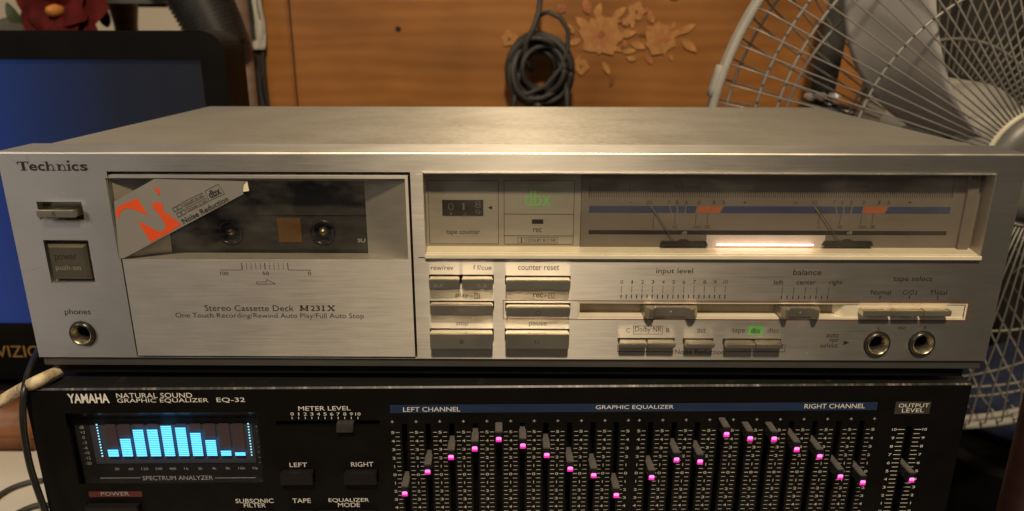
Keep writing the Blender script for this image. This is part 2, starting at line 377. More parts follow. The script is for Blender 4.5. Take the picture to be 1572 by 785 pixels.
# scales between the sliders
u = (CL[5]-CL[4])/36.2
plusz = E.px(784, 646.5)[1]
def scale_col(x, left, right):
    b = MB(); b.open = True; y = -.00008
    b.rect(x-2.3*u, x+2.3*u, plusz-.4*u, plusz+.4*u, y); b.rect(x-.4*u, x+.4*u, plusz+.4*u, plusz+2.3*u, y); b.rect(x-.4*u, x+.4*u, plusz-2.3*u, plusz-.4*u, y)
    for i, z in enumerate(ROWZ):
        d = str(abs(5-i))
        if d == '1': b.rect(x-.55*u, x+.55*u, z-2.3*u, z+2.3*u, y)
        else: put_text(b, d, x-2.5*u, x+2.5*u, z-2.3*u, z+2.3*u, y, .01)
        th = .62*u if i == 5 else .45*u
        if left: b.rect(x-10.6*u, x-4.6*u, z-th, z+th, y)
        if right: b.rect(x+4.6*u, x+10.6*u, z-th, z+th, y)
        if i < 10:
            z2 = z-st/2
            if left: b.rect(x-10.2*u, x-3.6*u, z2-.42*u, z2+.42*u, y)
            if right: b.rect(x+3.6*u, x+10.2*u, z2-.42*u, z2+.42*u, y)
    b.build('scale_marking', 'print_tick', eq)
for i, x in enumerate(CL): scale_col(x, i > 0, i < 10)
for i, x in enumerate(CR): scale_col(x, i > 0, i < 10)
b = MB(); b.open = True
oz = [E.px(1395, 659.4+12.48*i)[1] for i in range(11)]; os_ = (oz[0]-oz[-1])/10
for i in range(11):
    z = oz[0]-os_*i; s = str(10-i); wd = 2.3*u if len(s) == 1 else 3.4*u
    if s == '1': wd = .5*u
    for sg in (-1, 1):
        cx = OX+sg*23.5*u
        put_text(b, s, cx-wd, cx+wd, z-2.2*u, z+2.2*u, -.00008)
        a, c = sorted((OX+sg*7.5*u, OX+sg*18.5*u)); b.rect(a, c, z-.45*u, z+.45*u, -.00008)
        if i < 10:
            a, c = sorted((OX+sg*7.5*u, OX+sg*17*u)); b.rect(a, c, z-os_/2-.42*u, z-os_/2+.42*u, -.00008)
b.build('scale_marking', 'print', eq)
# the slider knobs: smoky cap with a lit tip
KP = .0085
b = MB(); b.box(-.0016, .0016, -KP, .004, -.0021, .0032); kme = b.mesh('slider_knob', 'knob_clear', bevel=.0003); kme.materials.append(M['knob'])
for f_ in kme.polygons:
    if f_.normal.z > .6: f_.material_index = 1  # upward faces painted paler, as if lit; the rest stay black
b = MB(); b.box(-.00122, .00122, -KP-.0005, -KP+.0002, -.0009, .0006); lme = b.mesh('led', 'led', bevel=.0003)
b = MB(); b.box(-.00135, .00135, -KP-.0003, -KP+.0002, -.0020, -.0007); lme2 = b.mesh('led_body', 'led2', bevel=.0002)
LEDY = [(622,759),(656.6,725.5),(692,703),(728,690),(764.6,675.5),(801,685.5),(836.7,700),(872.6,721),(908,731),(941.7,761.5),
        (995,734),(1033,707),(1069,710),(1108,668),(1145,674.5),(1180,675),(1214.5,691),(1248.5,702),(1279,733),(1313,742)]
for i, (x, y) in enumerate(LEDY+[(1386, 738)]):
    z = E.px(x, y, -KP-.0005)[1]+.0006
    k = obj('slider_knob', kme, eq, (SL[i] if i < 20 else OX, 0, z)); obj('led', lme, k); obj('led_body', lme2, k)
# spectrum display in its recess
b = MB(); b.open = True
x0, x1, z0, z1 = disp_o; D = .0075
xi0, xi1, zi0, zi1 = E.rect(118, 398, 643, 741, D)
for q in (((x0, 0, z1), (x1, 0, z1), (xi1, D, zi1), (xi0, D, zi1)), ((x0, 0, z0), (x0, 0, z1), (xi0, D, zi1), (xi0, D, zi0)), ((x1, 0, z1), (x1, 0, z0), (xi1, D, zi0), (xi1, D, zi1)), ((x1, 0, z0), (x0, 0, z0), (xi0, D, zi0), (xi1, D, zi0))):
    b.add(q, [(0, 1, 2, 3)])
b.build('display_bezel', 'black_gloss', eq)
b = MB(); b.box(xi0, xi1, D, D+.002, zi0, zi1); b.build('display_mask', 'deep', eq)
r = E.rect(143, 390, 652, 711, D-.0002); b = MB(); b.box(r[0], r[1], D-.0004, D-.0001, r[2], r[3]); vfd = b.build('display_panel', 'vfd_back', eq)
BD = D-.0022
BARS = [(174, 689), (421/4.024+90, 672), (505/4.024+90, 659), (590/4.024+90, 657.6), (678/4.024+90, 653), (766/4.024+90, 657), (857/4.024+90, 665), (945/4.024+90, 674.5), (1036/4.024+90, 690), (1122.5/4.024+90, 693)]
zb = E.px(265, 700, BD)[1]; sg = (zb-E.px(265, 703.4, BD)[1])*.80
bx = [E.px(x, (yt+700)/2, BD)[0] for x, yt in BARS]
x_a, x_b = bx[0], bx[-1]; bx = [x_a+(x_b-x_a)*i/9 for i in range(10)]; bw = (x_b-x_a)/9*.36
for i, (x, yt) in enumerate(BARS):
    zt = E.px(x, yt, BD)[1]; n = max(2, round((zt-zb)/sg)); b = MB()
    for j in range(n): b.box(bx[i]-bw, bx[i]+bw, BD-.0002, BD, zb+j*sg, zb+(j+.62)*sg)
    b.build('spectrum_bar', 'cyan', vfd)
    b = MB(); ztop = E.px(265, 653, BD)[1]
    if zt+sg < ztop: b.box(bx[i]-bw, bx[i]+bw, BD+.0012, BD+.0014, zb+n*sg, ztop); b.build('unlit_segments', 'vfd_off', vfd)
for x in (x_a-bw-.0030, x_b+bw+.0030):
    b = MB(); n = 12; z1_ = E.px(265, 652, BD)[1]
    for j in range(n):
        z = zb+.0002+(z1_-zb)*j/(n-1); b.box(x-.00032, x+.00032, BD-.0002, BD, z-.00028, z+.00028)
    b.build('scale_dots', 'cyan_dot', vfd)
b = MB(); b.open = True; yy = D-.00008
for i, s in enumerate(['30', '60', '120', '240', '480', '1k', '2k', '4k', '8k', '16k']):
    c = bx[i]-.001; wd = .0011 if len(s) == 2 else .0017; z = E.px(265, 719.5, D)[1]; put_text(b, s, c-wd, c+wd, z-.0007, z+.0007, yy)
put_text(b, 'Hz', bx[9]+.0042, bx[9]+.0066, z-.0007, z+.0007, yy)
for i, s in enumerate(['dB', '+3', '0', '-3', '-6', '-10', '-15', '-20']):
    z = E.px(265, 655+7.9*i, D)[1]
    for x in (r[0]-.004, r[1]+.0028):
        wd = .0010 if len(s) < 3 else .0014; put_text(b, s, x-wd*(1 if len(s) > 1 else .6), x+wd*(1 if len(s) > 1 else .6), z-.0008, z+.0008, yy)
put_text(b, 'SPECTRUM ANALYZER', *E.rect(219, 327, 730.5, 737, D), yy)
b.rect(*E.rect(154, 216, 733.4, 734.3, D), yy); b.rect(*E.rect(330, 391, 733.2, 734.1, D), yy)
b.build('lettering', 'print_dim', eq)

# ================================================================ cassette deck
DZ = -.014
D_ = Frame((0, 0, DZ)); DF = D_
deck = thing('cassette_deck', 'silver stereo cassette deck with brushed front stacked on the black equalizer', 'cassette deck', (0, 0, DZ))
Z0 = .014; ZT = .014+.09297; W2 = .215; PT = .0237; CI = .00534; CB = .2046
def bar(name, x0, x1, y0, y1, z0, z1, mat, par=None, bevel=0, **k):
    b = MB(); b.box(x0, x1, y0, y1, z0, z1); return b.build(name, mat, par or deck, bevel=bevel, **k)
doorx0 = DF.px(163.5, 265)[0]; doorx1 = DF.px(635, 400)[0]; doorz1 = DF.px(400, 264)[1]
dsp = (DF.px(651.5, 335)[0], DF.px(1513, 335)[0], DF.px(1080, 391)[1], DF.px(1080, 268.5)[1])
slot = (DF.px(887, 477)[0], DF.px(1484, 479)[0], DF.px(1100, 490)[1], DF.px(1100, 464.3)[1])
BT = []                                          # name, front face in pixels, protrusion, material
for n, x0, x1, y0, y1, p in (('rewind_button', 658.5, 705, 429, 445, .005), ('fast_forward_button', 709, 756, 429, 445, .005), ('counter_reset_button', 776.5, 875.5, 430.5, 446.6, .005),
        ('play_button', 660, 756.5, 468.4, 484.8, .0042), ('record_button', 777, 875, 472, 486.8, .0042), ('stop_button', 660, 756, 512.6, 536.7, .005), ('pause_button', 776, 873.5, 513, 536.7, .005),
        ('dolby_c_button', 952, 993.8, 527.6, 534.4, .005), ('dolby_b_button', 995, 1037.4, 527.6, 534.6, .005), ('noise_reduction_out_button', 1053.4, 1097.7, 528, 535, .005),
        ('tape_button', 1115.5, 1160, 528.5, 536, .005), ('disc_button', 1161.3, 1203, 528.5, 536, .005), ('eject_button', 55.5, 113.5, 322.5, 334.8, .0045)):
    BT.append((n, DF.rect(x0, x1, y0, y1, -p), p))
pw = (DF.px(66, 369)[0], DF.px(140.5, 400)[0], DF.px(112, 435.3)[1], DF.px(101, 369)[1])
JK = [DF.px(127.3, 512), DF.px(1346, 527.5), DF.px(1414.7, 527)]
G = .00045
def grow(r, g=G): return (r[0]-g, r[1]+g, r[2]-g, r[3]+g)
holes = [(doorx0, doorx1, Z0-.001, doorz1), dsp, slot, pw]+[(c[0]-.0035, c[0]+.0035, c[1]-.0035, c[1]+.0035) for c in JK]
bh = {n: grow(r) for n, r, p in BT}
def span(a, c): A, B = bh[a], bh[c]; return (A[0], B[1], min(A[2], B[2]), max(A[3], B[3]))
holes += [span('rewind_button', 'fast_forward_button'), span('dolby_c_button', 'dolby_b_button'), span('tape_button', 'disc_button')]
ej = DF.rect(58.5, 127.5, 310, 338.5)
holes += [ej]+[bh[n] for n in ('counter_reset_button', 'play_button', 'record_button', 'stop_button', 'pause_button', 'noise_reduction_out_button')]
b = holed(-W2, W2, Z0, ZT-.0009, 0, .0055, holes); fp = b.build('front_panel', 'panel', deck)
# rounded front edge, top and sides of the front panel
b = MB(); b.open = True
pr = [(0, ZT-.0009), (.0001, ZT-.0005), (.0003, ZT-.0002), (.0007, ZT)]
for (ya, za), (yb, zb_) in zip(pr, pr[1:]): b.add([(-W2, ya, za), (W2, ya, za), (W2, yb, zb_), (-W2, yb, zb_)], [(0, 1, 2, 3)])
b.build('front_edge', 'edge', deck, smooth=True)
b = MB(); b.open = True; b.add([(-W2, .0007, ZT), (W2, .0007, ZT), (W2, PT, ZT), (-W2, PT, ZT)], [(0, 1, 2, 3)]); b.build('panel_top_face', 'panel_top', deck)
for s in (-1, 1):
    b = MB(); b.open = True; x = s*W2; b.add([(x, 0, Z0), (x, PT, Z0), (x, PT, ZT), (x, .0007, ZT), (x, 0, ZT-.0009)], [(0, 1, 2, 3, 4)]); b.build('panel_side', 'panel', deck)
bar('panel_back', -W2+.0005, W2-.0005, PT-.0012, PT-.0002, Z0, ZT-.0008, 'deep')
# top cover, bottom trim, base and feet
b = MB(); b.box(-W2+CI, W2-CI, PT+.0001, CB, Z0-.006, ZT-.0005); b.build('top_cover', 'cover', deck, bevel=.0008)
bar('bottom_trim', -W2+.0008, W2-.0008, .0012, PT, Z0-.0056, Z0-.0004, 'lip', bevel=.0003)
bar('base', -W2+.006, W2-.0065, .004, CB-.004, .0035, Z0-.0064, 'black')
for sx in (-.17, .17):
    for sy in (.035, .165):
        b = MB(); b.lathe([(.010, 0), (.011, .0036)], (sx, sy, 0), 20, 'Z', True); b.build('foot', 'deep', deck)

def dtext(s, x0, x1, y0, y1, mat='ink', off=0., d=0., par=None): return text(DF, s, x0, x1, y0, y1, par or deck, mat, d, off)
# maker's name in slab-serif letters
b = MB(); b.open = True; y = -.00008
zb_, zx, zt = DF.px(80, 262.3)[1], DF.px(80, 252.2)[1], DF.px(80, 248.2)[1]
X = lambda px: DF.px(px, 256)[0]
sw = X(31)-X(30); sf = (zt-zb_)*.10
def ser(a, c, z): b.rect(X(a), X(c), z, z+sf, y)
b.rect(X(27), X(44.5), zt-sf*1.15, zt, y); b.rect(X(27), X(28.8), zt-sf*3.1, zt-sf*1.15, y); b.rect(X(42.7), X(44.5), zt-sf*3.1, zt-sf*1.15, y)
b.rect(X(33.4), X(38), zb_+sf, zt-sf*1.15, y); ser(30.6, 40.8, zb_)
for ch, a, c, z1 in (('e', 44.6, 57, zx), ('c', 58, 68.6, zx), ('c', 109.6, 120.6, zx), ('s', 122.6, 134.6, zx)): put_text(b, ch, X(a), X(c), zb_-.00008, z1, y, .025)
b.rect(X(71), X(74.6), zb_+sf, zt-sf, y); ser(69.4, 74.6, zt-sf); ser(69.4, 76.4, zb_); ser(78.2, 85, zb_)
b.rect(X(88.6), X(92.2), zb_+sf, zx-sf, y); ser(87, 92.2, zx-sf); ser(87, 94, zb_); ser(95.6, 101.8, zb_)
for a in (74.6, 92.2):
    q = []; n = 8
    for i in range(n+1):
        t_ = math.pi-math.pi*.5*i/n*1.7; q.append(t_)
    cx, cz = X(a+3.6), zx-(zx-zb_)*.38; ro = (X(a+8.2)-X(a))*.5; ri = ro*.55
    A_ = [(cx+math.cos(t_)*ro, cz+math.sin(t_)*(zx-cz)) for t_ in [math.pi*(1-i/8) for i in range(9)]]
    I_ = [(cx+math.cos(t_)*ri, cz+math.sin(t_)*(zx-cz)*.62) for t_ in [math.pi*(1-i/8) for i in range(9)]]
    for i in range(8): b.flat([A_[i], I_[i], I_[i+1], A_[i+1]], y)
    b.rect(cx+ri, cx+ro, zb_+sf, cz, y)
b.rect(X(104.2), X(107.6), zb_+sf, zx-sf, y); ser(102.6, 107.6, zx-sf); ser(102.4, 109.2, zb_)
c = X(105.8); zz = zt+.00005; b.flat([(c+.00062*math.cos(i*math.pi/5), zz+.00055*math.sin(i*math.pi/5)) for i in range(10)], y)
b.build('maker_lettering', 'ink', deck)
# scuffs and scratches in the panel
t = NT('scratch'); t.set(Roughness=.3, Metallic=.7, Base_Color=(.8, .76, .7)); M['scratch'] = t.m
b = MB(); b.open = True
for a, c, wd in (((11, 238), (29, 255), .00022), ((38, 239), (47, 249), .0003), ((44, 416), (62, 411), .0002), ((135, 461), (138, 464), .0006), ((213, 541), (240, 543), .0003), ((282, 543), (312, 545), .0003),
                 ((725, 487.5), (731, 488), .0008), ((96, 296), (100, 297), .0003), ((1237, 541), (1239, 543), .0006)):
    b = MB(); b.open = True; b.line(DF.px(*a), DF.px(*c), wd, -.00007); b.build('scratch', 'scratch', fp)

# ---- buttons
M['button_top'] = plain('polished_button_top', (.86, .79, .64), .16, 1., .05, 200)
def polish(o_):
    o_.data.materials.append(M['button_top'])
    for f_ in o_.data.polygons:
        if f_.normal.z > .6: f_.material_index = 1
    return o_
for n, r, p in BT:
    b = MB(); b.box(r[0], r[1], -p, .0052, r[2], r[3]); q = polish(b.build(n, 'button', deck, bevel=.00035))
    if n == 'eject_button':
        c = DF.px(82, 327.5, -p); b = MB(); b.open = True; b.flat([(c[0]-.0010, c[1]-.0006), (c[0]+.0010, c[1]-.0006), (c[0], c[1]+.0010)], -p-.0001); b.rect(c[0]-.001, c[0]+.001, c[1]-.0012, c[1]-.0009, -p-.0001); b.build('symbol', 'ink_grey', q)
    sym = {'rewind_button': (673, 439), 'fast_forward_button': (740, 439), 'play_button': (709, 477.5), 'record_button': (826.5, 481), 'stop_button': (708.5, 525), 'pause_button': (824.5, 525)}.get(n)
    if sym:
        c = DF.px(*sym, -p); yy = -p-.0001; b = MB(); b.open = True; k = .00075; lw = .00028
        def chev(ox, dr):
            b.line((c[0]+ox-dr*k, c[1]+k), (c[0]+ox+dr*k, c[1]), lw, yy); b.line((c[0]+ox+dr*k, c[1]), (c[0]+ox-dr*k, c[1]-k), lw, yy)
        if n[0:3] == 'rew': chev(-.0013, -1); chev(.0013, -1)
        elif n[0:3] == 'fas': chev(-.0013, 1); chev(.0013, 1)
        elif n[0:3] == 'pla': chev(0, 1.6)
        elif n[0:3] == 'rec': 
            for i in range(14): b.line((c[0]+.0011*math.cos(i*math.pi/7), c[1]+.0011*math.sin(i*math.pi/7)), (c[0]+.0011*math.cos((i+1)*math.pi/7), c[1]+.0011*math.sin((i+1)*math.pi/7)), .00022, yy)
        elif n[0:3] == 'sto': b.rect(c[0]-.0009, c[0]+.0009, c[1]-.0009, c[1]+.0009, yy)
        else: b.rect(c[0]-.001, c[0]-.0004, c[1]-.0009, c[1]+.0009, yy); b.rect(c[0]+.0004, c[0]+.001, c[1]-.0009, c[1]+.0009, yy)
        b.build('symbol', 'ink_grey' if n[0:3] in ('sto', 'pau', 'rec') else 'ink_light', q)
b = MB(); fr = DF.rect(75.5, 135, 376.5, 429.5, -.0008); bx0, bx1, bz0, bz1 = fr; e = .0011
b.add([(bx0+e, -.0010, bz0+e), (bx1-e, -.0010, bz0+e), (bx1-e, -.0010, bz1-e), (bx0+e, -.0010, bz1-e), (bx0, .0004, bz0), (bx1, .0004, bz0), (bx1, .0004, bz1), (bx0, .0004, bz1),
       (bx0, .005, bz0), (bx1, .005, bz0), (bx1, .005, bz1), (bx0, .005, bz1)], [(0, 1, 2, 3), (0, 4, 5, 1), (1, 5, 6, 2), (2, 6, 7, 3), (3, 7, 4, 0), (4, 8, 9, 5), (5, 9, 10, 6), (6, 10, 11, 7), (7, 11, 8, 4)])
pb = b.build('power_button', 'button_dark', deck)
dtext('power', 84.5, 118, 391.5, 402.5, d=-.001, par=pb); dtext('push on', 86, 124, 407, 417, 'ink_light', d=-.001, par=pb, off=-.01)

for q_ in (ej, pw): bar('button_recess', q_[0]-.0004, q_[1]+.0004, .0040, .0048, q_[2]-.0004, q_[3]+.0004, 'recess')
# ---- jacks
for c in JK:
    b = MB(); b.lathe([(.0056, 0), (.0056, -.0009), (.0052, -.0016), (.0046, -.0017)], (c[0], -.0001, c[1]), 40); j = b.build('jack_socket', 'ring_dark', deck, smooth=True)
    b = MB(); b.lathe([(.0046, -.0017), (.0041, -.0013), (.0031, .0022)], (c[0], -.0001, c[1]), 40); b.build('jack_sleeve', 'brass', j, smooth=True)
    b = MB(); b.lathe([(.0031, .0022), (.003, .012), (.0001, .0121)], (c[0], -.0001, c[1]), 24); b.build('jack_bore', 'deep', j)
for c in JK:
    b = MB(); b.lathe([(.0060, -.00006), (.0060, -.0002), (.0056, -.0003)], (c[0], 0, c[1]), 40); b.build('washer', 'deep', deck)

# ---- cassette door: plate, recessed tray, clear window
gx0, gx1, gz0, gz1 = doorx0+.0009, doorx1-.0010, Z0+.0002, doorz1-.0015
op = (DF.px(171, 330)[0]+.0004, gx1-.0012, DF.px(400, 398.5)[1], gz1-.0012)
RD = .009
inr = (DF.px(262, 370, RD)[0], DF.px(562, 330, RD)[0], DF.px(400, 388.5, RD)[1], DF.px(400, 277.5, RD)[1])
b = holed(gx0, gx1, gz0, gz1, -.0006, .0012, [op]); b.add([(gx0, -.0006, gz0), (gx0, .010, gz0), (gx0, .010, gz1), (gx0, -.0006, gz1)], [(0, 1, 2, 3)])
b.add([(gx1, -.0006, gz0), (gx1, -.0006, gz1), (gx1, .010, gz1), (gx1, .010, gz0)], [(0, 1, 2, 3)]); b.add([(gx0, -.0006, gz1), (gx0, .010, gz1), (gx1, .010, gz1), (gx1, -.0006, gz1)], [(0, 1, 2, 3)])
b.add([(gx0, -.0006, gz0), (gx1, -.0006, gz0), (gx1, .010, gz0), (gx0, .010, gz0)], [(0, 1, 2, 3)])
door = b.build('cassette_door', 'door', deck)
b = MB(); b.open = True; a = op; i_ = inr; ya = .0006
for q in (((a[0], ya, a[2]), (a[1], ya, a[2]), (i_[1], RD, i_[2]), (i_[0], RD, i_[2])), ((a[1], ya, a[2]), (a[1], ya, a[3]), (i_[1], RD, i_[3]), (i_[1], RD, i_[2])),
          ((a[1], ya, a[3]), (a[0], ya, a[3]), (i_[0], RD, i_[3]), (i_[1], RD, i_[3])), ((a[0], ya, a[3]), (a[0], ya, a[2]), (i_[0], RD, i_[2]), (i_[0], RD, i_[3]))): b.add(q, [(0, 3, 2, 1)])
b.build('window_surround', 'plate', door)
b = MB(); b.box(op[0]+.0002, op[1]-.0002, -.0004, .0003, op[2]+.0002, op[3]-.0002); b.build('window', 'win', door)
bar('cassette_well', doorx0-.0005, doorx1+.0005, .0222, .0224, Z0, doorz1+.001, 'deep')
# door print
b = MB(); b.open = True; y = -.00068
xs = [DF.px(372.2+7.03*i, 408)[0] for i in range(11)]; za, zc = DF.px(408, 414)[1], DF.px(408, 403.3)[1]
for i, x in enumerate(xs): wv = .00034 if i in (0, 5, 10) else .00016; b.rect(x-wv/2, x+wv/2, za+.0001, zc, y)
b.rect(DF.px(338.5, 414)[0], xs[0], za-.0001, za+.0001, y); b.rect(xs[-1], DF.px(478.4, 414)[0], za-.0001, za+.0001, y)
for s, a, c in (('100', 339, 351.5), ('50', 403.5, 413.5), ('0', 473.5, 478.3)): put_text(b, s, *DF.rect(a, c, 416.4, 421.8), y)
pl = [DF.px(x/3.345+180, z/3.345+385) for x, z in ((718, 158), (770, 158), (770, 145), (815, 169), (718, 169))]
for i in range(5): b.line(pl[i], pl[(i+1) % 5], .0002, y)
put_text(b, 'Stereo Cassette Deck', *DF.rect(315, 451.5, 468, 476.9), y)
put_text(b, 'One Touch Recording/Rewind Auto Play/Full Auto Stop', *DF.rect(270.6, 559, 480, 489.6), y, -.005)
for a, c, w_ in (((462.9, 476.8), (462.9, 468.4), 2.2), ((472.2, 476.8), (472.2, 468.4), 2.4), ((462.6, 468.4), (467.6, 475.6), 2.2), ((472.6, 468.4), (467.6, 475.6), 1.2), ((497, 468.4), (497, 476.8), 2.2), ((504.4, 468.6), (513.4, 476.6), 2.3), ((513.4, 468.6), (504.4, 476.6), 1.1)): b.line(DF.px(*a), DF.px(*c), w_*2.85e-4, y-.00001*w_)
for s, a, c in (('2', 477.6, 484), ('3', 485.4, 491.8)): put_text(b, s, *DF.rect(a, c, 468.4, 476.8), y, .012)
for a, c, yy in ((460.6, 465.4, 476.2), (469.6, 474.4, 476.2), (460.6, 465, 468.8), (470, 474.4, 468.8), (502.8, 507.4, 476.2), (510.4, 515, 476.2), (503, 507, 468.8), (510.6, 514.8, 468.8), (494.2, 499.8, 476.2), (494.6, 496.8, 469.2)): b.rect(*DF.rect(a, c, yy-.6, yy+.6), y)
b.build('lettering', 'ink', door)
# silver sticker with orange figure on the window
SY = -.00075
P6 = lambda x, z: DF.px(x/4.907+150, z/4.907+250, SY)
b = MB(); out = [P6(*p) for p in ((123, 292), (162, 722), (200, 718), (1098, 236), (1090, 214), (1102, 165), (1128, 141), (425, 123))]
b.prism(out, SY, SY+.00012); stk = b.build('sticker', 'sticker', deck)
b = MB(); b.add([(*[P6(1128, 141)[0]], SY-.0002, P6(1128, 141)[1]), (P6(1148, 208)[0], SY-.0012, P6(1148, 208)[1]), (P6(1120, 212)[0], SY-.0014, P6(1120, 212)[1]), (P6(1096, 216)[0], SY-.0004, P6(1096, 216)[1]), (P6(1102, 168)[0], SY-.0002, P6(1102, 168)[1])], [(0, 1, 2, 3, 4)]); b.build('peeled_corner', 'paper', stk)
b = MB(); b.open = True; y = SY-.00008
def poly6(pts): b.flat([P6(*p) for p in pts][::-1], y)
poly6([(150, 420), (138, 385), (141, 352), (165, 322), (300, 268), (382, 398), (300, 362), (245, 345), (205, 346), (178, 362), (166, 390), (160, 424)][::-1])
poly6([(300, 440), (400, 600), (520, 536), (632, 464), (540, 395), (478, 352), (440, 350), (470, 400), (512, 470), (505, 502), (485, 516), (462, 518), (420, 498), (370, 470)][::-1])
cx, cz = 452, 328; y -= .00002; poly6([(428, 338), (486, 338), (500, 372), (462, 392)][::-1]); y -= .00002; poly6([(cx+41*math.cos(-i*math.pi/9), cz+32*math.sin(-i*math.pi/9)) for i in range(18)])
poly6([(423, 190), (448, 188), (466, 203), (471, 226), (461, 244), (446, 240), (452, 226), (446, 214), (428, 206)][::-1])
b.build('figure', 'orange', stk)
b = MB(); b.open = True
mmu = abs(P6(1000, 100)[0]-P6(900, 100)[0])/100
put_text_rot(b, 'Noise Reduction', P6(650, 462), P6(992, 286), 42*mmu, y, .02)
for (ax, az), s in (((655, 325), 'DOLBY B NR'), ((684, 365), 'DOLBY C NR')):
    dx, dz = 148, -72
    put_text_rot(b, s, P6(ax+2, az-4), P6(ax+dx-8, az+dz+2), 17*mmu, y)
    c4 = [(ax-7, az+6), (ax+dx, az+dz+4), (ax+dx-14, az+dz-26), (ax-21, az-24)]
    for i in range(4): b.line(P6(*c4[i]), P6(*c4[(i+1) % 4]), 3.2*mmu, y)
    for k in (-78, -44):
        c4 = [(ax+k, az-k*.49+8), (ax+k+26, az-k*.49-5), (ax+k+14, az-k*.49-34), (ax+k-12, az-k*.49-21)]
        for i in range(4): b.line(P6(*c4[i]), P6(*c4[(i+1) % 4]), 4.5*mmu, y)
put_text_rot(b, 'dbx', P6(852, 272), P6(938, 230), 58*mmu, y, .03)
c4 = [(840, 288), (957, 234), (908, 162), (808, 214)]
for i in range(4): b.line(P6(*c4[i]), P6(*c4[(i+1) % 4]), 3.5*mmu, y)
b.build('lettering', 'ink', stk)

# ---- display window: recessed plate, frame, clear cover
PD = .0070
x0, x1, z0, z1 = dsp
b = MB(); b.open = True
for q in (((x0, 0, z0), (x1, 0, z0), (x1, PD, z0), (x0, PD, z0)), ((x1, 0, z0), (x1, 0, z1), (x1, PD, z1), (x1, PD, z0)), ((x0, 0, z1), (x0, PD, z1), (x1, PD, z1), (x1, 0, z1)), ((x0, 0, z0), (x0, PD, z0), (x0, PD, z1), (x0, 0, z1))): b.add([(p[0], p[1]+.0056 if p[1] == 0 else p[1], p[2]) for p in q], [(0, 1, 2, 3)])
b.build('display_well', 'plate', deck)
zsb = DF.px(1080, 379.3, PD)[1]; b = MB()
b.add([(x0+.0001, .0002, z0+.0001), (x1-.0001, .0002, z0+.0001), (x1-.0001, PD-.0001, z0+.0001), (x0+.0001, PD-.0001, z0+.0001), (x0+.0001, .0002, z0+.0003), (x1-.0001, .0002, z0+.0003), (x1-.0001, PD-.0001, zsb), (x0+.0001, PD-.0001, zsb)],
      [(0, 3, 2, 1), (4, 5, 6, 7), (0, 1, 5, 4), (1, 2, 6, 5), (2, 3, 7, 6), (3, 0, 4, 7)]); b.build('display_sill', 'gold', deck)
mx = DF.px(892, 330, PD)[0]
bar('counter_plate', x0, mx-.0002, PD, PD+.001, z0, z1, 'plate')
mp = bar('meter_plate', mx, x1, PD-.0004, PD+.001, z0, z1, 'meter_plate')
fz = DF.px(1080, 397.5)[1]; fx = DF.px(650, 335)[0]
b = MB(); b.box(x0-.0002, x1+.0010, -.0016, .0002, fz, z0+.0001); b.build('window_frame', 'gold', deck, bevel=.0003)
bar('window_frame', x1, x1+.0010, -.0014, .0002, z0+.0002, z1, 'panel', bevel=.0002)
bar('window_frame', x0-.0002, x1+.0010, -.0007, .0002, z1+.0001, z1+.0008, 'edge', bevel=.0002)
bar('window_frame', DF.px(640, 335)[0], x0, -.0005, .0002, fz+.0003, z1, 'panel', bevel=.0002)
bar('end_block', DF.px(1474, 335, PD)[0], DF.px(1490, 335, PD)[0], PD-.002, PD-.0006, z0+.0006, z1-.0005, 'meter_plate')
b = MB(); b.box(x0+.0002, x1-.0002, .0006, .0014, z0+.0006, z1-.0002); b.build('display_window', 'win2', deck)
# counter side
b = MB(); b.open = True; y = PD-.00008
def fr_(px0, px1, py0, py1, wd=.00022): b.frame(*DF.rect(px0, px1, py0, py1, PD), wd, y)
fr_(658, 765.5, 277, 375); fr_(773.5, 881.3, 277, 375.5); fr_(794.7, 806.3, 365, 373.3, .00015); fr_(808.5, 856, 364.7, 373.5, .00013)
for yy in (329, 362.3): b.rect(*DF.rect(773.6, 881, yy-.35, yy+.35, PD), y)
b.rect(*DF.rect(799.8, 801.2, 365, 373.3, PD), y)
for s, a, c, d, e, o in (('tape counter', 685, 737, 353.5, 361.8, 0.), ('rec', 818.5, 831.5, 350.5, 356.5, 0.), ('DOLBY B\u00b7C NR', 811.5, 853.5, 366.8, 371.3, .0)): put_text(b, s, *DF.rect(a, c, d, e, PD), y, o)
c0, c1, c2, c3 = DF.rect(749, 755.5, 315.8, 322.2, PD); b.flat([(c0, (c2+c3)/2), (c1, c2), (c1, c3)], y)
b.build('lettering', 'ink', deck)
b = MB(); b.open = True; b.rect(*DF.rect(816.5, 834, 337, 343.8, PD), y); b.build('record_indicator', 'bar_black', deck)
b = MB(); b.open = True; b.frame(*DF.rect(794.8, 857, 285, 322, PD), .00013, y); put_text(b, 'dbx', *DF.rect(805.5, 846.5, 292, 317.5, PD), y, .012); b.build('dbx_indicator', 'green_lit', deck)
cw = DF.rect(679, 742, 307, 331, PD); bar('tape_counter', cw[0], cw[1], PD-.0003, PD+.0002, cw[2], cw[3], 'bar_black')
b = MB(); b.open = True; y = PD-.0004
for s, a, c, yt, yb in (('0', 688, 696.5, 311.5, 322.5), ('1', 710.2, 713.2, 311.5, 322.5), ('8', 729.5, 738, 308, 319), ('1', 691, 693.4, 326, 331), ('2', 709, 717.5, 326, 331), ('9', 729.5, 738, 322.5, 330.5)): put_text(b, s, *DF.rect(a, c, yt, yb, PD), y, -.015)
M['digit'] = plain('counter_digit', (.15, .135, .11), .5); b.build('counter_digits', 'digit', deck)
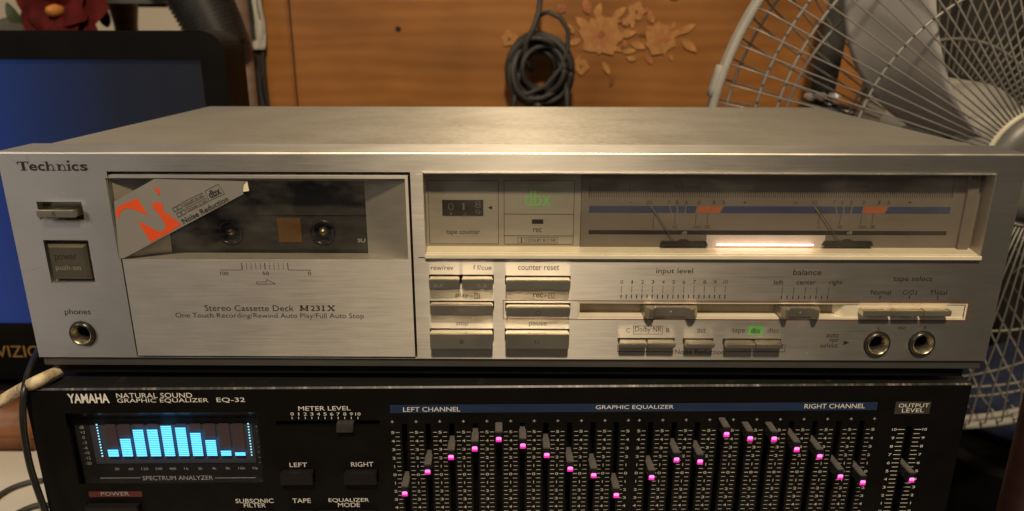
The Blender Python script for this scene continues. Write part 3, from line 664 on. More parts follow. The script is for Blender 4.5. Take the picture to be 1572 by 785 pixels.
# meter scale
MY = PD-.0004; y = MY-.00008
b = MB(); b.open = True
n = 163
for i in range(n): 
    px_ = 905+(1463-905)*i/(n-1); wv = .00012
    x = DF.px(px_, 298, MY)[0]; b.rect(x-wv, x+wv, *[DF.px(1180, q, MY)[1] for q in (303.5, 293.3)], y)
for px_, a, c in ((905, 277, 303), (967, 279, 293), (1463, 277, 303)): b.rect(*DF.rect(px_-.4, px_+.4, a, c, MY), y)
for base, sc in ((0, 1.), (253.6, 1.)):
    for s, cx, wd in (('20', 996.5, 4.4), ('7', 1027, 2.2), ('5', 1039.5, 2.2), ('3', 1053, 2.2), ('0', 1073, 2.2), ('3', 1095.5, 2.2), ('5', 1111, 2.2)): put_text(b, s, *DF.rect(cx+base-wd, cx+base+wd, 308.3, 313.8, MY), y, -.01)
    b.rect(*DF.rect(965+base, 970.5+base, 310.8, 311.6, MY), y); b.rect(*DF.rect(1140.5+base, 1146+base, 310.8, 311.6, MY), y); b.rect(*DF.rect(1142.9+base, 1143.6+base, 308.6, 313.8, MY), y)
    for cx in (1003.5, 1036, 1068, 1086): b.rect(*DF.rect(cx+base-.35, cx+base+.35, 328, 345, MY), y)
    for s, cx, wd in (('0', 1003, 1.6), ('50', 1035.5, 3.4), ('100%', 1070.5, 7), ): put_text(b, s, *DF.rect(cx+base-wd, cx+base+wd, 346.3, 351, MY), y, -.01)
    b.frame(*DF.rect(1082+base, 1085.6+base, 346.5, 350.8, MY), .0002, y); b.frame(*DF.rect(1086+base, 1089.3+base, 346.5, 350.8, MY), .0002, y)
    put_text(b, 'left level' if base == 0 else 'right level', *DF.rect(1037+base+(0 if base == 0 else 4), 1075+base+4*(base > 0), 282, 290.5, MY), y, -.01)
b.build('scale_marking', 'ink', mp)
b = MB(); b.open = True; o2 = MB(); o2.open = True
za, zc = DF.px(1180, 327.5, MY)[1], DF.px(1180, 317, MY)[1]; XX = lambda p: DF.px(p, 322, MY)[0]
def seg(B, a, c, sa=0, sc=0): B.flat([(XX(a-sa/2), za), (XX(c-sc/2), za), (XX(c+sc/2), zc), (XX(a+sa/2), zc)], y)
# edges given at mid height; sa, sc: how far the edge leans to the right at its top
seg(b, 904.5, 1001.5, 0, -7); seg(b, 1004, 1028.5, -7, -3); seg(b, 1030.3, 1039, -3, -2); seg(b, 1040.8, 1051.6, -2, 1); seg(b, 1053.2, 1068.6, 1, 2)
seg(o2, 1070.5, 1090, 2, 4); seg(o2, 1092, 1106, 4, 5); seg(b, 1108.5, 1252.5, 5, -7); seg(b, 1256, 1283, -7, -3); seg(b, 1285, 1294.5, -3, -2); seg(b, 1296.5, 1306.5, -2, 1); seg(b, 1308.5, 1323.8, 1, 2)
seg(o2, 1326, 1359.5, 2, 5); seg(b, 1361.5, 1459, 5, 0)
b.build('scale_band', 'blue_bar', mp); o2.build('scale_band', 'orange_bar', mp)
b = MB(); b.open = True; b.rect(*DF.rect(903.5, 1453, 354.2, 360.6, MY), y); db = b.build('scale_band', 'bar_black', mp)
b = MB(); b.open = True
for c in (1050.5, 1304): put_text(b, 'dB', *DF.rect(c-4, c+4, 355.2, 359.8, MY), y-.0001)
b.build('lettering', 'pale', db)
for px0, px1, pt in ((1014, 1087, ((1034, 371), (1001, 316))), (1264, 1341, ((1289, 371), (1252, 316)))):
    yl = MY-.0022; A_ = DF.px(px0, 377.5, yl); B_ = DF.px(px1, 377.5, yl); zt = DF.px(px0, 371.5, yl)[1]; zt2 = DF.px(px0, 369, yl)[1]; wv = B_[0]-A_[0]
    b = MB(); b.prism([(A_[0], A_[1]), (B_[0], A_[1]), (B_[0]-wv*.04, zt), (A_[0]+wv*.62, zt), (A_[0]+wv*.56, zt2), (A_[0]+wv*.44, zt2), (A_[0]+wv*.36, zt), (A_[0]+wv*.04, zt)], yl, MY-.0003); mv = b.build('meter_movement', 'bar_black', deck)
    yn = MY-.0012; a = DF.px(*pt[0], yn); c = DF.px(*pt[1], yn); b = MB(); b.tube([(a[0], yn, a[1]), (c[0], yn, c[1])], .00018, 5); b.build('needle', 'ink_grey', mv)
M['diffuser'] = plain('white_diffuser', (.60, .53, .48), .6); rd_ = DF.rect(1084, 1266, 361.2, 380, MY-.0001); bar('lamp_diffuser', rd_[0], rd_[1], MY-.0002, MY-.0001, rd_[2], rd_[3], 'diffuser')  # pale strip painted on the plate to strengthen the lamp's glow
yl = MY-.0022; r = DF.rect(1100, 1250, 375.6, 377.4, yl); b = MB(); b.box(r[0], r[1], yl, yl+.0009, r[2], r[3]); b.build('meter_lamp', 'lamp_pink', deck, bevel=.0003)

# ---- slider slot with cream lining, knobs and tape selector
x0, x1, z0, z1 = slot; xe = DF.px(1297, 478)[0]; e = .0008; SD = .0062
b = MB(); b.open = True; q = .0055
b.frame(x0, x1, z0, z1, e, .0003)
for f4 in (((x0+e, .0003, z0+e), (x1-e, .0003, z0+e), (x1-e, SD, z0+e), (x0+e, SD, z0+e)), ((x0+e, .0003, z1-e), (x0+e, SD, z1-e), (x1-e, SD, z1-e), (x1-e, .0003, z1-e)), ((x0+e, .0003, z0+e), (x0+e, SD, z0+e), (x0+e, SD, z1-e), (x0+e, .0003, z1-e))): b.add(f4, [(0, 1, 2, 3)])
b.build('slot_lining', 'gold', deck)
bar('slot_back', x0, xe+.004, SD, SD+.001, z0, z1, 'slot_back')
b = MB(); pp = [(xe, .0008), (x1-e-.0001, .0008), (x1-e-.0001, SD), (xe-.003, SD)]; n4 = len(pp)
b.add([(p[0], p[1], z0+e+.0001) for p in pp]+[(p[0], p[1], z1-e-.0001) for p in pp], [(0, 1, 2, 3), (7, 6, 5, 4), (0, 4, 5, 1), (1, 5, 6, 2), (2, 6, 7, 3), (3, 7, 4, 0)]); b.build('selector_plate', 'gold', deck)
def saddle(pa, pb_, pya, pyb, name):
    p = .0042; a, c, zl, zh = DF.rect(pa, pb_, pya, pyb, -p*.6); w = (c-a)/2; k = w*.16
    pts = [(-w*1.02, SD-.0005), (-w, -p*.45), (-w+k, -p), (-w+k*1.9, -p), (-w+k*2.6, -p*.35), (w-k*2.6, -p*.35), (w-k*1.9, -p), (w-k, -p), (w, -p*.45), (w*1.02, SD-.0005)]
    b = MB(); n = len(pts); cx = (a+c)/2
    b.add([(cx+q[0], q[1], zl) for q in pts]+[(cx+q[0], q[1], zh) for q in pts], [tuple(range(n)), tuple(range(2*n-1, n-1, -1))]+[(i, i+n, (i+1) % n+n, (i+1) % n) for i in range(n)])
    kb = b.build(name, 'saddle', deck, bevel=.00025)
    b = MB(); b.box(cx-.00025, cx+.00025, -p*.35-.0002, -p*.35+.0001, (zl+zh)/2-.0003, (zl+zh)/2+.0003); b.build('mark', 'ink_light', kb)
saddle(990, 1071, 472.5, 488.3, 'input_level_knob'); saddle(1200, 1259.5, 474, 489, 'balance_knob')
for n, a, c in (('normal_button', 1325, 1371.5), ('chrome_button', 1375, 1417.5), ('metal_button', 1420.5, 1461.3)):
    p = .004; r = DF.rect(a, c, 477.6, 486.4, -p); b = MB(); b.box(r[0], r[1], -p, .0009, r[2], r[3]); polish(b.build(n, 'button', deck, bevel=.0003))
b = MB(); b.open = True
rx = (DF.px(772, 476)[0], DF.px(1487, 479)[0], DF.px(1100, 491.6)[1], DF.px(1100, 462)[1]); b.frame(*rx, .00032, -.00007); b.build('outline', 'redline', deck)

# ---- panel print
b = MB(); b.open = True; y = -.00008
T = [('rew/rev', 661.5, 695.8, 407.3, 414.8), ('f f/cue', 726.5, 754.5, 407, 414.6), ('counter reset', 795.3, 858.5, 407.5, 415), ('stop', 700, 719, 494.5, 501.5), ('pause', 812, 839.3, 495.2, 502.2),
     ('play', 699.5, 719.5, 449.8, 458), ('rec', 818.5, 833.5, 450.7, 457), ('phones', 99.5, 139.3, 474, 485.7), ('input level', 1007.3, 1063.8, 411.8, 422.3), ('balance', 1218, 1261, 413.8, 422.5),
     ('left', 1188, 1203, 430, 437), ('center', 1223, 1252.6, 431, 437), ('right', 1273.3, 1293, 430, 439), ('tape select', 1371.3, 1431.3, 424, 434), ('Normal', 1337, 1367.6, 445.2, 452.8), ('CrO', 1386, 1403, 445.2, 452.5), ('2', 1404, 1408.5, 447, 452.5),
     ('Metal', 1429, 1453.6, 445.2, 452.5), ('auto', 1268.5, 1287.4, 512, 518.2), ('input', 1273.5, 1287, 519, 527), ('select', 1259.5, 1286, 527, 533.8), ('C', 961.5, 966.8, 504, 510.5), ('Dolby NR', 974.6, 1015.5, 501.6, 511.8), ('B', 1022.8, 1027.8, 504, 510.5),
     ('out', 1070.3, 1083.7, 504, 511), ('tape', 1124, 1143.5, 504, 513), ('disc', 1178.5, 1196.3, 503.5, 511), ('Noise Reduction', 1036, 1112, 536.7, 543.7), ('mic', 1378.5, 1390, 501, 506), ('L', 1348, 1351.4, 501.5, 506.5), ('R', 1418.6, 1422.6, 501, 506)]
for s, a, c, d, e in T: dtext(s, a, c, d, e, off=0.)
def mark(name='panel_marking'):
    global b
    b.build(name, 'ink', deck); b = MB(); b.open = True
for k_, (cx, w_, d0) in enumerate(((732.3, 4.2, 720.5), (846.5, 4.4, 834.5))):
    b.frame(*DF.rect(cx-w_, cx+w_, 450.6, 458.6), .00022, y)
    if k_: b.rect(*DF.rect(846, 846.8, 452, 455.4), y); b.line(DF.px(846.4, 455.2), DF.px(849, 456.8), .0002, y)
    else: b.line(DF.px(730.8, 452.4), DF.px(734.4, 454.6), .0002, y); b.line(DF.px(734.4, 454.6), DF.px(730.8, 456.8), .0002, y)
    mark('timer_symbol'); b.rect(*DF.rect(d0, d0+6, 454.2, 455), y); mark('dash')
b.frame(*DF.rect(972, 1017.5, 500.3, 513.4), .0002, y); mark('lettering_box')
for i in range(11):
    x = 953.8+15.93*i; X0 = DF.px(x, 445)[0]; b.rect(X0-.0001, X0+.0001, DF.px(x, 450)[1], DF.px(x, 439)[1], y)
    s = str(i); wd = 2.2 if i < 10 else 3.2
    if i == 1: wd = .9
    put_text(b, s, *DF.rect(x+.7-wd, x+.7+wd, 430.3, 435.8), y, -.01)
for i in range(21):
    x = 953.4+7.97*i; X0 = DF.px(x, 455)[0]; b.rect(X0-.00022, X0+.00022, DF.px(x, 458.3)[1], DF.px(x, 452.5)[1], y)
mark('scale_marking')
for i in range(9):
    x = 1199.5+8.85*i; X0 = DF.px(x, 456)[0]; b.rect(X0-.0002, X0+.0002, DF.px(x, 459.4)[1], DF.px(x, 454)[1], y)
    if i % 2 == 0: b.rect(X0-.0001, X0+.0001, DF.px(x, 452)[1], DF.px(x, 441)[1], y)
mark('scale_marking')
for x in (1351, 1396, 1439.5): X0 = DF.px(x, 456)[0]; b.rect(X0-.0002, X0+.0002, DF.px(x, 459.4)[1], DF.px(x, 454)[1], y); mark('tick')
c0, c1, c2, c3 = DF.rect(1295, 1303.8, 523, 529.8); b.flat([(c0, c2), (c1, (c2+c3)/2), (c0, c3)], y); mark('arrow')
for a, c, x in ((947.8, 1034, 947.8), (1113.5, 1205, 1204.6)): b.rect(*DF.rect(a, c, 539.7, 540.5), y); b.rect(*DF.rect(x, x+.7, 529, 539.7), y); mark('bracket_line')
b = MB(); b.open = True; b.rect(*DF.rect(1148, 1172.2, 500, 514.2), -.00006); gp = b.build('dbx_label', 'green_ink', deck)
b = MB(); b.open = True; put_text(b, 'dbx', *DF.rect(1153, 1167.5, 503.5, 512), -.00016, .02); b.build('lettering', 'ink', gp)

# ================================================================ cassette inside the deck
cass = thing('compact_cassette', 'dark smoked compact cassette seen through the deck window', 'cassette', (DF.px(422, 355, .012)[0], .016, DZ+DF.px(422, 356, .012)[1]-.032))
c = cass.location; M['cass'] = plain('smoked_plastic', (.030, .027, .023), .28, 0, .15, 40); M['amber'] = plain('brown_tape', (.12, .058, .014), .35, 0, .1); M['cass2'] = plain('smoked_plastic_face', (.042, .038, .033), .33, 0, .2, 30)
hz = DZ+DF.px(422, 356, .012)[1]-c.z
hx = [DF.px(352.5, 356, .0105)[0]-c.x, DF.px(494.5, 356, .0105)[0]-c.x]
b = holed(-.050, .050, 0, .063, -.0045, .008, [(x-.0040, x+.0040, hz-.0040, hz+.0040) for x in hx]); b.add([(-.05, .0035, 0), (.05, .0035, 0), (.05, .0035, .063), (-.05, .0035, .063)], [(0, 1, 2, 3)]); b.add([(-.05, -.0045, .063), (.05, -.0045, .063), (.05, .0035, .063), (-.05, .0035, .063)], [(0, 1, 2, 3)]); b.build('shell', 'cass', cass)
r = DF.rect(427, 462.5, 335, 372, .0112); b = MB(); b.box(r[0]-c.x, r[1]-c.x, -.0049, -.0046, r[2]+DZ-c.z, r[3]+DZ-c.z); b.build('tape_window', 'amber', cass)
zl = DF.px(400, 330, .0112)[1]+DZ-c.z; b = MB(); b.box(-.048, .048, -.0050, -.0046, zl, .060); b.build('label', 'cass2', cass)
for x in hx:
    b = MB(); b.lathe([(.0058, 0), (.0058, -.0006), (.0050, -.0008), (.0047, 0), (.0046, .006)], (x, -.0046, hz), 28); h_ = b.build('hub', 'black_gloss', cass, smooth=True)
    for k in range(6):
        a = k*math.pi/3+.3; b = MB(); b.tube([(x+.0046*math.cos(a), -.003, hz+.0046*math.sin(a)), (x+.0032*math.cos(a), -.003, hz+.0032*math.sin(a))], .0005, 4); b.build('tooth', 'black_gloss', h_)
b = MB(); b.open = True; r = DF.rect(549, 561, 366.5, 372.5, .0112); put_text(b, 'SU', r[0]-c.x, r[1]-c.x, r[2]+DZ-c.z, r[3]+DZ-c.z, -.0047, .02); b.build('lettering', 'pale', cass)
for x in hx:
    X0 = x+c.x; Z_ = hz+c.z-DZ; b = MB(); b.lathe([(.0004, 0), (.0018, .0006), (.0024, .003), (.0024, .010)], (X0, .0105, Z_), 16); b.build('spindle', 'brass', deck, smooth=True)

# ================================================================ wooden panel with floral inlay behind the deck
def wood_mat(name, a, b_, c_, rough=.38):
    t = NT(name); t.set(Roughness=rough)
    wv = t.node('ShaderNodeTexWave', wave_type='BANDS', bands_direction='Z'); wv.inputs['Scale'].default_value = 2.2; wv.inputs['Distortion'].default_value = 6; wv.inputs['Detail'].default_value = 3; wv.inputs['Detail Scale'].default_value = 1.2
    t.link(t.coords((2.2, 2.2, 9)), wv.inputs['Vector'])
    f = t.mix(.82, wv.outputs['Fac'], t.noise(1, 6, (7, 7, 42), .6))
    c1 = t.ramp(f, [(.25, a), (.5, b_), (.78, c_)])
    t.link(t.mix(1., c1, t.ramp(t.noise(7, 3), [(.3, .72), (.7, 1.15)]), 'MULTIPLY'), t.b.inputs['Base Color']); return t.m
M['wood'] = wood_mat('orange_wood', (.27, .105, .024), (.335, .135, .033), (.39, .168, .048))
M['wood_dark'] = wood_mat('brown_wood', (.10, .04, .014), (.16, .065, .024), (.21, .09, .035))
M['tan'] = plain('inlay_tan', (.42, .195, .06), .45, 0, .4, 110); M['rose'] = plain('inlay_rose', (.36, .13, .048), .45, 0, .4, 110); M['umber'] = plain('inlay_umber', (.20, .075, .02), .45)
WY = .55
wp = thing('wooden_headboard', 'polished orange wooden headboard with floral inlay behind the deck', 'headboard', (.05, WY, FLOOR))
o = wp.location
def wl(x, y, d=0.): p = onY(x, y, WY+d); return p.x-o.x, p.z-o.z
xl, xr = wl(404, 80)[0], wl(1335, 60)[0]; seam = wl(449, 80)[0]; top = wl(786, -16)[1]
b = MB(); b.box(xl, seam-.0012, 0, .02, 0, top); b.build('side_stile', 'wood', wp, bevel=.002)
b = MB(); b.box(seam+.0012, xr, .0012, .02, 0, top); b.build('board', 'wood', wp, bevel=.0015)
b = MB(); b.box(xl-.01, xr+.01, -.013, .03, top+.0005, top+.06); b.build('top_rail', 'wood_dark', wp, bevel=.006)
b = MB(); b.lathe([(.0032, 0), (.0028, -.0006), (.0001, -.0007)], (wl(611, 45)[0], .0011, wl(611, 45)[1]), 16); b.build('screw_hole', 'deep', wp)
U = wl(900, 60)[0]-wl(899, 60)[0]
def leafme(L, Wd, mat, nm):
    b = MB(); n = 7; pts = []
    for i in range(n+1): t_ = i/n; pts.append((L*t_, Wd*math.sin(math.pi*t_**.8)))
    for i in range(n-1, 0, -1): t_ = i/n; pts.append((L*t_, -Wd*.8*math.sin(math.pi*t_**.8)))
    b.prism(pts, -.0005, .0012); return b.mesh(nm, mat)
LF = {k: leafme(26*U, 6.5*U, k, 'inlay_leaf') for k in ('tan', 'rose')}
PE = {k: leafme(15*U, 8.2*U, k, 'inlay_petal') for k in ('tan', 'rose')}
yo = [0]
def pc(me, x, y, ang, sc, nm):
    yo[0] += 1; p = wl(x, y); q = obj(nm, me, wp, (p[0], -.00012*(yo[0] % 7), p[1])); q.rotation_euler = (0, -math.radians(ang), 0); q.scale = (sc, 1, sc*random.uniform(.85, 1.15)); return q
def flower(x, y, r, n, k, k2='umber', inner=None):
    a0 = random.uniform(0, 60)
    for i in range(n): pc(PE[k], x, y, a0+360*i/n+random.uniform(-8, 8), r/15*random.uniform(.85, 1.12), 'inlay_petal')
    if inner:
        for i in range(n): pc(PE[inner], x, y, a0+25+360*i/n, r/15*.62, 'inlay_petal')
    p = wl(x, y); b = MB(); b.lathe([(r*.2*U, 0), (r*.17*U, -.0016), (.0001, -.0017)], (p[0], 0, p[1]), 10); b.build('inlay_centre', k2, wp)
flower(781.5, 60, 15, 5, 'tan'); flower(923, 54, 34, 8, 'tan', 'rose', 'rose'); flower(1014, 60, 25, 8, 'tan', 'rose', 'rose'); flower(977, 18, 15, 5, 'tan'); flower(892, 102, 14, 5, 'tan'); flower(862, 14, 8, 5, 'rose')
for x, y, a, sc, k in ((1042, 52, 28, 1.15, 'tan'), (1046, 62, -35, 1.2, 'tan'), (925, 95, -60, .9, 'tan'), (990, 82, -55, .8, 'rose'), (955, 80, 5, .9, 'tan'), (905, 45, 140, 1.1, 'tan'), (915, 30, 75, 1.0, 'tan'), (940, 30, 40, 1.1, 'tan'), (950, 55, 10, 1.1, 'tan'), (960, 40, 60, .9, 'tan'),
                       (893, 60, -160, .9, 'tan'), (890, 85, -110, .8, 'tan'), (1000, 36, 100, .8, 'rose'), (905, 22, 110, 1.0, 'rose'), (968, 66, -20, 1.0, 'tan'), (940, 118, -100, .6, 'umber')):
    pc(LF.get(k) or LF.setdefault(k, leafme(26*U, 6.5*U, k, 'inlay_leaf')), x, y, a, sc, 'inlay_leaf')

for i in range(34):
    x = random.choice((random.gauss(925, 22), random.gauss(1010, 22), random.gauss(965, 30))); y_ = random.gauss(56, 26)
    if y_ < 118: pc(LF[random.choice(('tan', 'tan', 'rose', 'umber'))], x, y_, random.uniform(0, 360), random.uniform(.4, .75), 'inlay_leaf')
# ================================================================ coiled cable hanging in front of the board
M['cable'] = plain('grey_black_cable', (.038, .036, .033), .6, 0, .15, 60)
CY = WY-.035
cp = onY(829, 108, CY); uu = (onY(830, 108, CY)-onY(829, 108, CY)).x
coil = thing('coiled_cable', 'coiled dark grey cable hanging in front of the wooden headboard', 'cable', tuple(cp))
for k in range(15):
    b = MB(); pts = []; ph = random.uniform(0, 6); rr = random.uniform(27, 47)*uu; dx, dz = random.uniform(-5, 5)*uu, random.uniform(-7, 5)*uu
    for i in range(40):
        a = 2*math.pi*i/39; pts.append((dx+rr*1.04*math.cos(a), math.sin(a*2+ph)*.006+(k-7)*.0022, dz+rr*(1.12+.04*math.sin(a*3+ph))*math.sin(a)))
    b.tube(pts, 3.9*uu, 8); b.build('loop', 'cable', coil, smooth=True)
tz = (top+.01+FLOOR)-cp.z
b = MB(); b.tube([(-1*uu, -.006, tz), (-1*uu, -.008, 105*uu), (-3*uu, -.012, 84*uu), (-11*uu, -.018, 62*uu), (-22*uu, -.019, 42*uu), (-24*uu, -.017, 20*uu), (-14*uu, -.012, 0)], 4.0*uu, 8); b.build('hanging_end', 'cable', coil, smooth=True)
b = MB(); b.tube([(-2*uu, -.012, 80*uu), (10*uu, -.018, 84*uu), (28*uu, -.020, 76*uu), (40*uu, -.02, 58*uu), (40*uu, -.02, 32*uu), (30*uu, -.019, 4*uu), (8*uu, -.018, -22*uu), (-20*uu, -.018, -34*uu), (-40*uu, -.016, -28*uu)], 3.6*uu, 8); b.build('loop', 'cable', coil, smooth=True)
b = MB(); b.tube([(-6*uu, -.01, -36*uu), (-2*uu, -.012, -60*uu), (8*uu, -.01, -100*uu), (10*uu, 0, -160*uu)], 7*uu, 8); b.build('loose_end', 'cable', coil, smooth=True)
b = MB(); b.tube([(-36*uu, -.01, -18*uu), (-40*uu, -.012, -50*uu), (-38*uu, -.01, -100*uu)], 4*uu, 8); b.build('loose_end', 'cable', coil, smooth=True)  # dark strand standing in for the coil's shadow on the board
b = MB(); b.tube([(40*uu, -.01, -18*uu), (42*uu, -.012, -50*uu), (38*uu, -.01, -100*uu)], 4*uu, 8); b.build('loose_end', 'cable', coil, smooth=True)  # second strand in place of the coil's shadow

# ================================================================ television at the left
TY = .236
tv = thing('television', 'black flat television with rounded corner and dark blue screen beside the deck', 'television', (onY(60, 300, TY).x, TY+.02, DESK))
o = tv.location
def tl(x, y, d=0.): p = onY(x, y, TY+d); return p.x-o.x, p.z-o.z
tr = tl(347, 110)[0]; tt = tl(200, 47)[1]; tb = tl(25, 582)[1]; tlft = -.75-o.x
sr = tl(312, 130)[0]; s_t = tl(200, 92)[1]; sb = tl(25, 498)[1]
def rrect(x0, x1, z0, z1, rad, n=8):
    P = []
    for cx, cz, a0 in ((x1-rad, z0+rad, -90), (x1-rad, z1-rad, 0), (x0+rad, z1-rad, 90), (x0+rad, z0+rad, 180)):
        for i in range(n+1): a = math.radians(a0+90*i/n); P.append((cx+rad*math.cos(a), cz+rad*math.sin(a)))
    return P
outer = rrect(tlft, tr, tb, tt, .016); inn = rrect(tlft+.03, sr, sb, s_t, .0006); n = len(outer)
b = MB(); yf, yb = -.02, .02
b.add([(p[0], yf, p[1]) for p in outer]+[(p[0], yf, p[1]) for p in inn]+[(p[0], yf+.003, p[1]) for p in inn]+[(p[0], yb, p[1]) for p in outer],
      [(i, (i+1) % n, (i+1) % n+n, i+n) for i in range(n)]+[(i+n, (i+1) % n+n, (i+1) % n+2*n, i+2*n) for i in range(n)]+[((i+1) % n, i, i+3*n, (i+1) % n+3*n) for i in range(n)]+[tuple(range(4*n-1, 3*n-1, -1))])
M['tv_black'] = plain('tv_black', (.005, .0048, .0045), .45, 0, .2, 40, spec=.10); b.build('bezel', 'tv_black', tv)
t = NT('dark_screen'); t.set(Roughness=.4, Base_Color=(.008, .009, .011)); t.b.inputs['Specular IOR Level'].default_value = .12
tc = t.node('ShaderNodeTexCoord'); sp = t.node('ShaderNodeSeparateXYZ'); t.link(tc.outputs['Object'], sp.inputs[0])
xa = tl(-60, 200)[0]; xb = tl(330, 200)[0]
mr = t.node('ShaderNodeMapRange'); mr.inputs[1].default_value = xa; mr.inputs[2].default_value = xb; t.link(sp.outputs[0], mr.inputs[0])
t.link(t.ramp(mr.outputs[0], [(0., (.016, .040, .19)), (.3, (.011, .024, .085)), (.62, (.011, .013, .024)), (1., (.012, .012, .014))]), t.b.inputs['Emission Color']); t.b.inputs['Emission Strength'].default_value = .7
M['screen'] = t.m
b = MB(); b.box(tlft+.028, sr+.002, yf+.0031, yf+.006, sb-.002, s_t+.002); b.build('screen', 'screen', tv)
M['gold_print'] = plain('gold_print', (.42, .24, .06), .35, .4, .15, 200)
b = MB(); b.open = True; a = tl(-4, 548.5); c = tl(53, 531); put_text(b, 'VIZIO', a[0], c[0]+.004, a[1], c[1], yf-.0001, 0.); b.build('lettering', 'gold_print', tv)
b = MB(); b.box(-.17, -.03, -.002, .02, .004, tb+.01); b.build('neck', 'black_gloss', tv, bevel=.002)
b = MB(); b.box(-.27, .07, -.05, .07, 0, .008); b.build('stand_base', 'black_gloss', tv, bevel=.003)

# ================================================================ left of the units: block, cords
M['leather'] = plain('brown_leather', (.22, .085, .035), .5, 0, .35, 50, bump=.2)
p0 = onZ(20, 697, DESK); pr_ = onY(52, 665, p0.y)
blk = thing('brown_case', 'brown leather case lying on the white desk by the television', 'case', (pr_.x-.08, p0.y+.022, DESK))
hgt = onY(20, 641, p0.y).z-DESK
b = MB(); b.box(-.08, .08, -.022, .022, 0, hgt); b.build('body', 'leather', blk, bevel=.004, seg=3, smooth=True)
b = MB(); b.box(-.0805, .0805, -.0225, .0225, hgt*.45, hgt*.5); b.build('seam', 'wood_dark', blk)
def cord(name, label, pts, r, mat, sub=8):
    q = bpy.data.objects.new(name, None); V = [Vector(p) for p in pts]; sm = []
    for i in range(len(V)-1):
        P0, P1, P2, P3 = V[max(i-1, 0)], V[i], V[i+1], V[min(i+2, len(V)-1)]
        for j in range(sub):
            t_ = j/sub; sm.append(.5*((2*P1)+(P2-P0)*t_+(2*P0-5*P1+4*P2-P3)*t_*t_+(3*P1-P0-3*P2+P3)*t_**3))
    sm.append(V[-1]); base = min(sm, key=lambda v: v.z).copy()
    b = MB(); b.tube([v-base for v in sm], r, 10); ob = b.build(name, mat, None, smooth=True); ob.location = base
    bpy.data.objects.remove(q); ob['label'] = label; ob['category'] = 'cable'; return ob
t = NT('beige_cord'); t.set(Roughness=.7); t.link(t.ramp(t.noise(240, 5), [(.3, (.34, .25, .14)), (.65, (.72, .60, .40))]), t.b.inputs['Base Color']); t.bump(t.noise(900, 3), .4, .0005); M['beige'] = t.m
zc = DZ+.0024
zc = DZ+.0030
P_ = [onZ(92, 570, zc), onZ(52, 588, zc), onY(24, 602, .012), onY(-8, 622, .010), onY(-60, 650, .01), onY(-90, 720, .02)]
cord('beige_cord', 'worn beige cord poking out between the deck and the equalizer', P_, .0028, 'beige')
M['cable_black'] = plain('black_cable', (.016, .016, .014), .35, 0, .2)
P_ = [onY(80, 500, .10), onY(64, 528, .05), onY(50, 556, .012), onY(39, 590, -.006), onY(35, 630, -.011), onY(38, 672, -.012), onY(48, 722, -.012), onY(68, 782, -.012), onY(84, 830, -.012), onY(90, 900, 0)]
P_[-1].z = DESK+.0016; P_[-1].y = -.03
cord('black_cable', 'thin black cable hanging down along the side of the equalizer', P_, .0015, 'cable_black')
P_ = [onZ(66, 738, DESK+.002), onZ(40, 742, DESK+.002), onZ(5, 757, DESK+.002), onZ(-50, 800, DESK+.002)]
cord('grey_cable', 'grey cable lying across the white desk top', P_, .0019, 'cable')
P_ = [onZ(76, 776, DESK+.002), onZ(50, 778, DESK+.002), onZ(10, 800, DESK+.002), onZ(-30, 850, DESK+.002)]
cord('grey_cable', 'short grey cable on the desk against the foot of the equalizer', P_, .0019, 'cable')

# ================================================================ behind the television: flower, lamp, hose, post, cloth
M['petal'] = plain('red_petal', (.10, .011, .010), .8, 0, .35, 60, spec=.15); M['leaf'] = plain('dark_leaf', (.035, .05, .02), .5, 0, .3); M['pollen'] = plain('orange_pollen', (.62, .24, .05), .7); M['stone'] = plain('grey_pot', (.075, .068, .055), .7, 0, .2)
FY = .52
fl = thing('artificial_flower', 'dark red artificial flower with orange centre behind the television', 'flower', (onY(105, 20, FY).x, FY, DESK))
o = fl.location; hc = onY(105, 12, FY).z-o.z; un = (onY(106, 12, FY)-onY(105, 12, FY)).x
def petalme(L, Wd, cup, mat):
    b = MB(); b.open = True; n, m_ = 8, 5; g = []
    for i in range(n+1):
        for j in range(m_):
            t_ = i/n; s_ = (j/(m_-1)-.5)*2; wv = Wd*math.sin(math.pi*(.08+.86*t_**.8)); g.append((L*t_, -cup*math.sin(t_*2.4)*L-abs(s_)*.12*wv, wv*s_))
    b.add(g, [(i*m_+j, (i+1)*m_+j, (i+1)*m_+j+1, i*m_+j+1) for i in range(n) for j in range(m_-1)]); return b.mesh('petal', mat, smooth=True, fix=False)
pm = petalme(70*un, 34*un, .28, 'petal'); pm2 = petalme(48*un, 24*un, .5, 'petal')
for i in range(9):
    q = obj('petal', pm, fl, (0, -.002*(i % 2), hc)); q.rotation_euler = (random.uniform(-.3, .3), math.radians(40*i+random.uniform(-8, 8)), 0)
for i in range(7):
    q = obj('petal', pm2, fl, (0, -.010, hc)); q.rotation_euler = (random.uniform(-.3, .3), math.radians(51*i+20), 0)
b = MB(); b.lathe([(.0001, -.034), (7*un, -.032), (10*un, -.022), (8*un, -.010), (4*un, 0)], (0, 0, hc-6*un), 14); b.build('centre', 'pollen', fl, smooth=True)
b = MB(); b.tube([(0, .004, hc), (.002, .012, hc*.7), (0, .004, .06)], .0028, 7); b.build('stem', 'leaf', fl, smooth=True)
lm = petalme(60*un, 15*un, .1, 'leaf')
for x, y, a, sc in ((40, 45, 60, .8), (60, 42, 75, .9), (30, 40, 110, .6), (75, 45, 100, .7), (165, 42, 95, .6), (50, 30, 30, .7)):
    p = onY(x, y, FY+.006); q = obj('leaf', lm, fl, (p.x-o.x, p.y-o.y, p.z-o.z)); q.rotation_euler = (.2, -math.radians(a), 0); q.scale = (sc,)*3
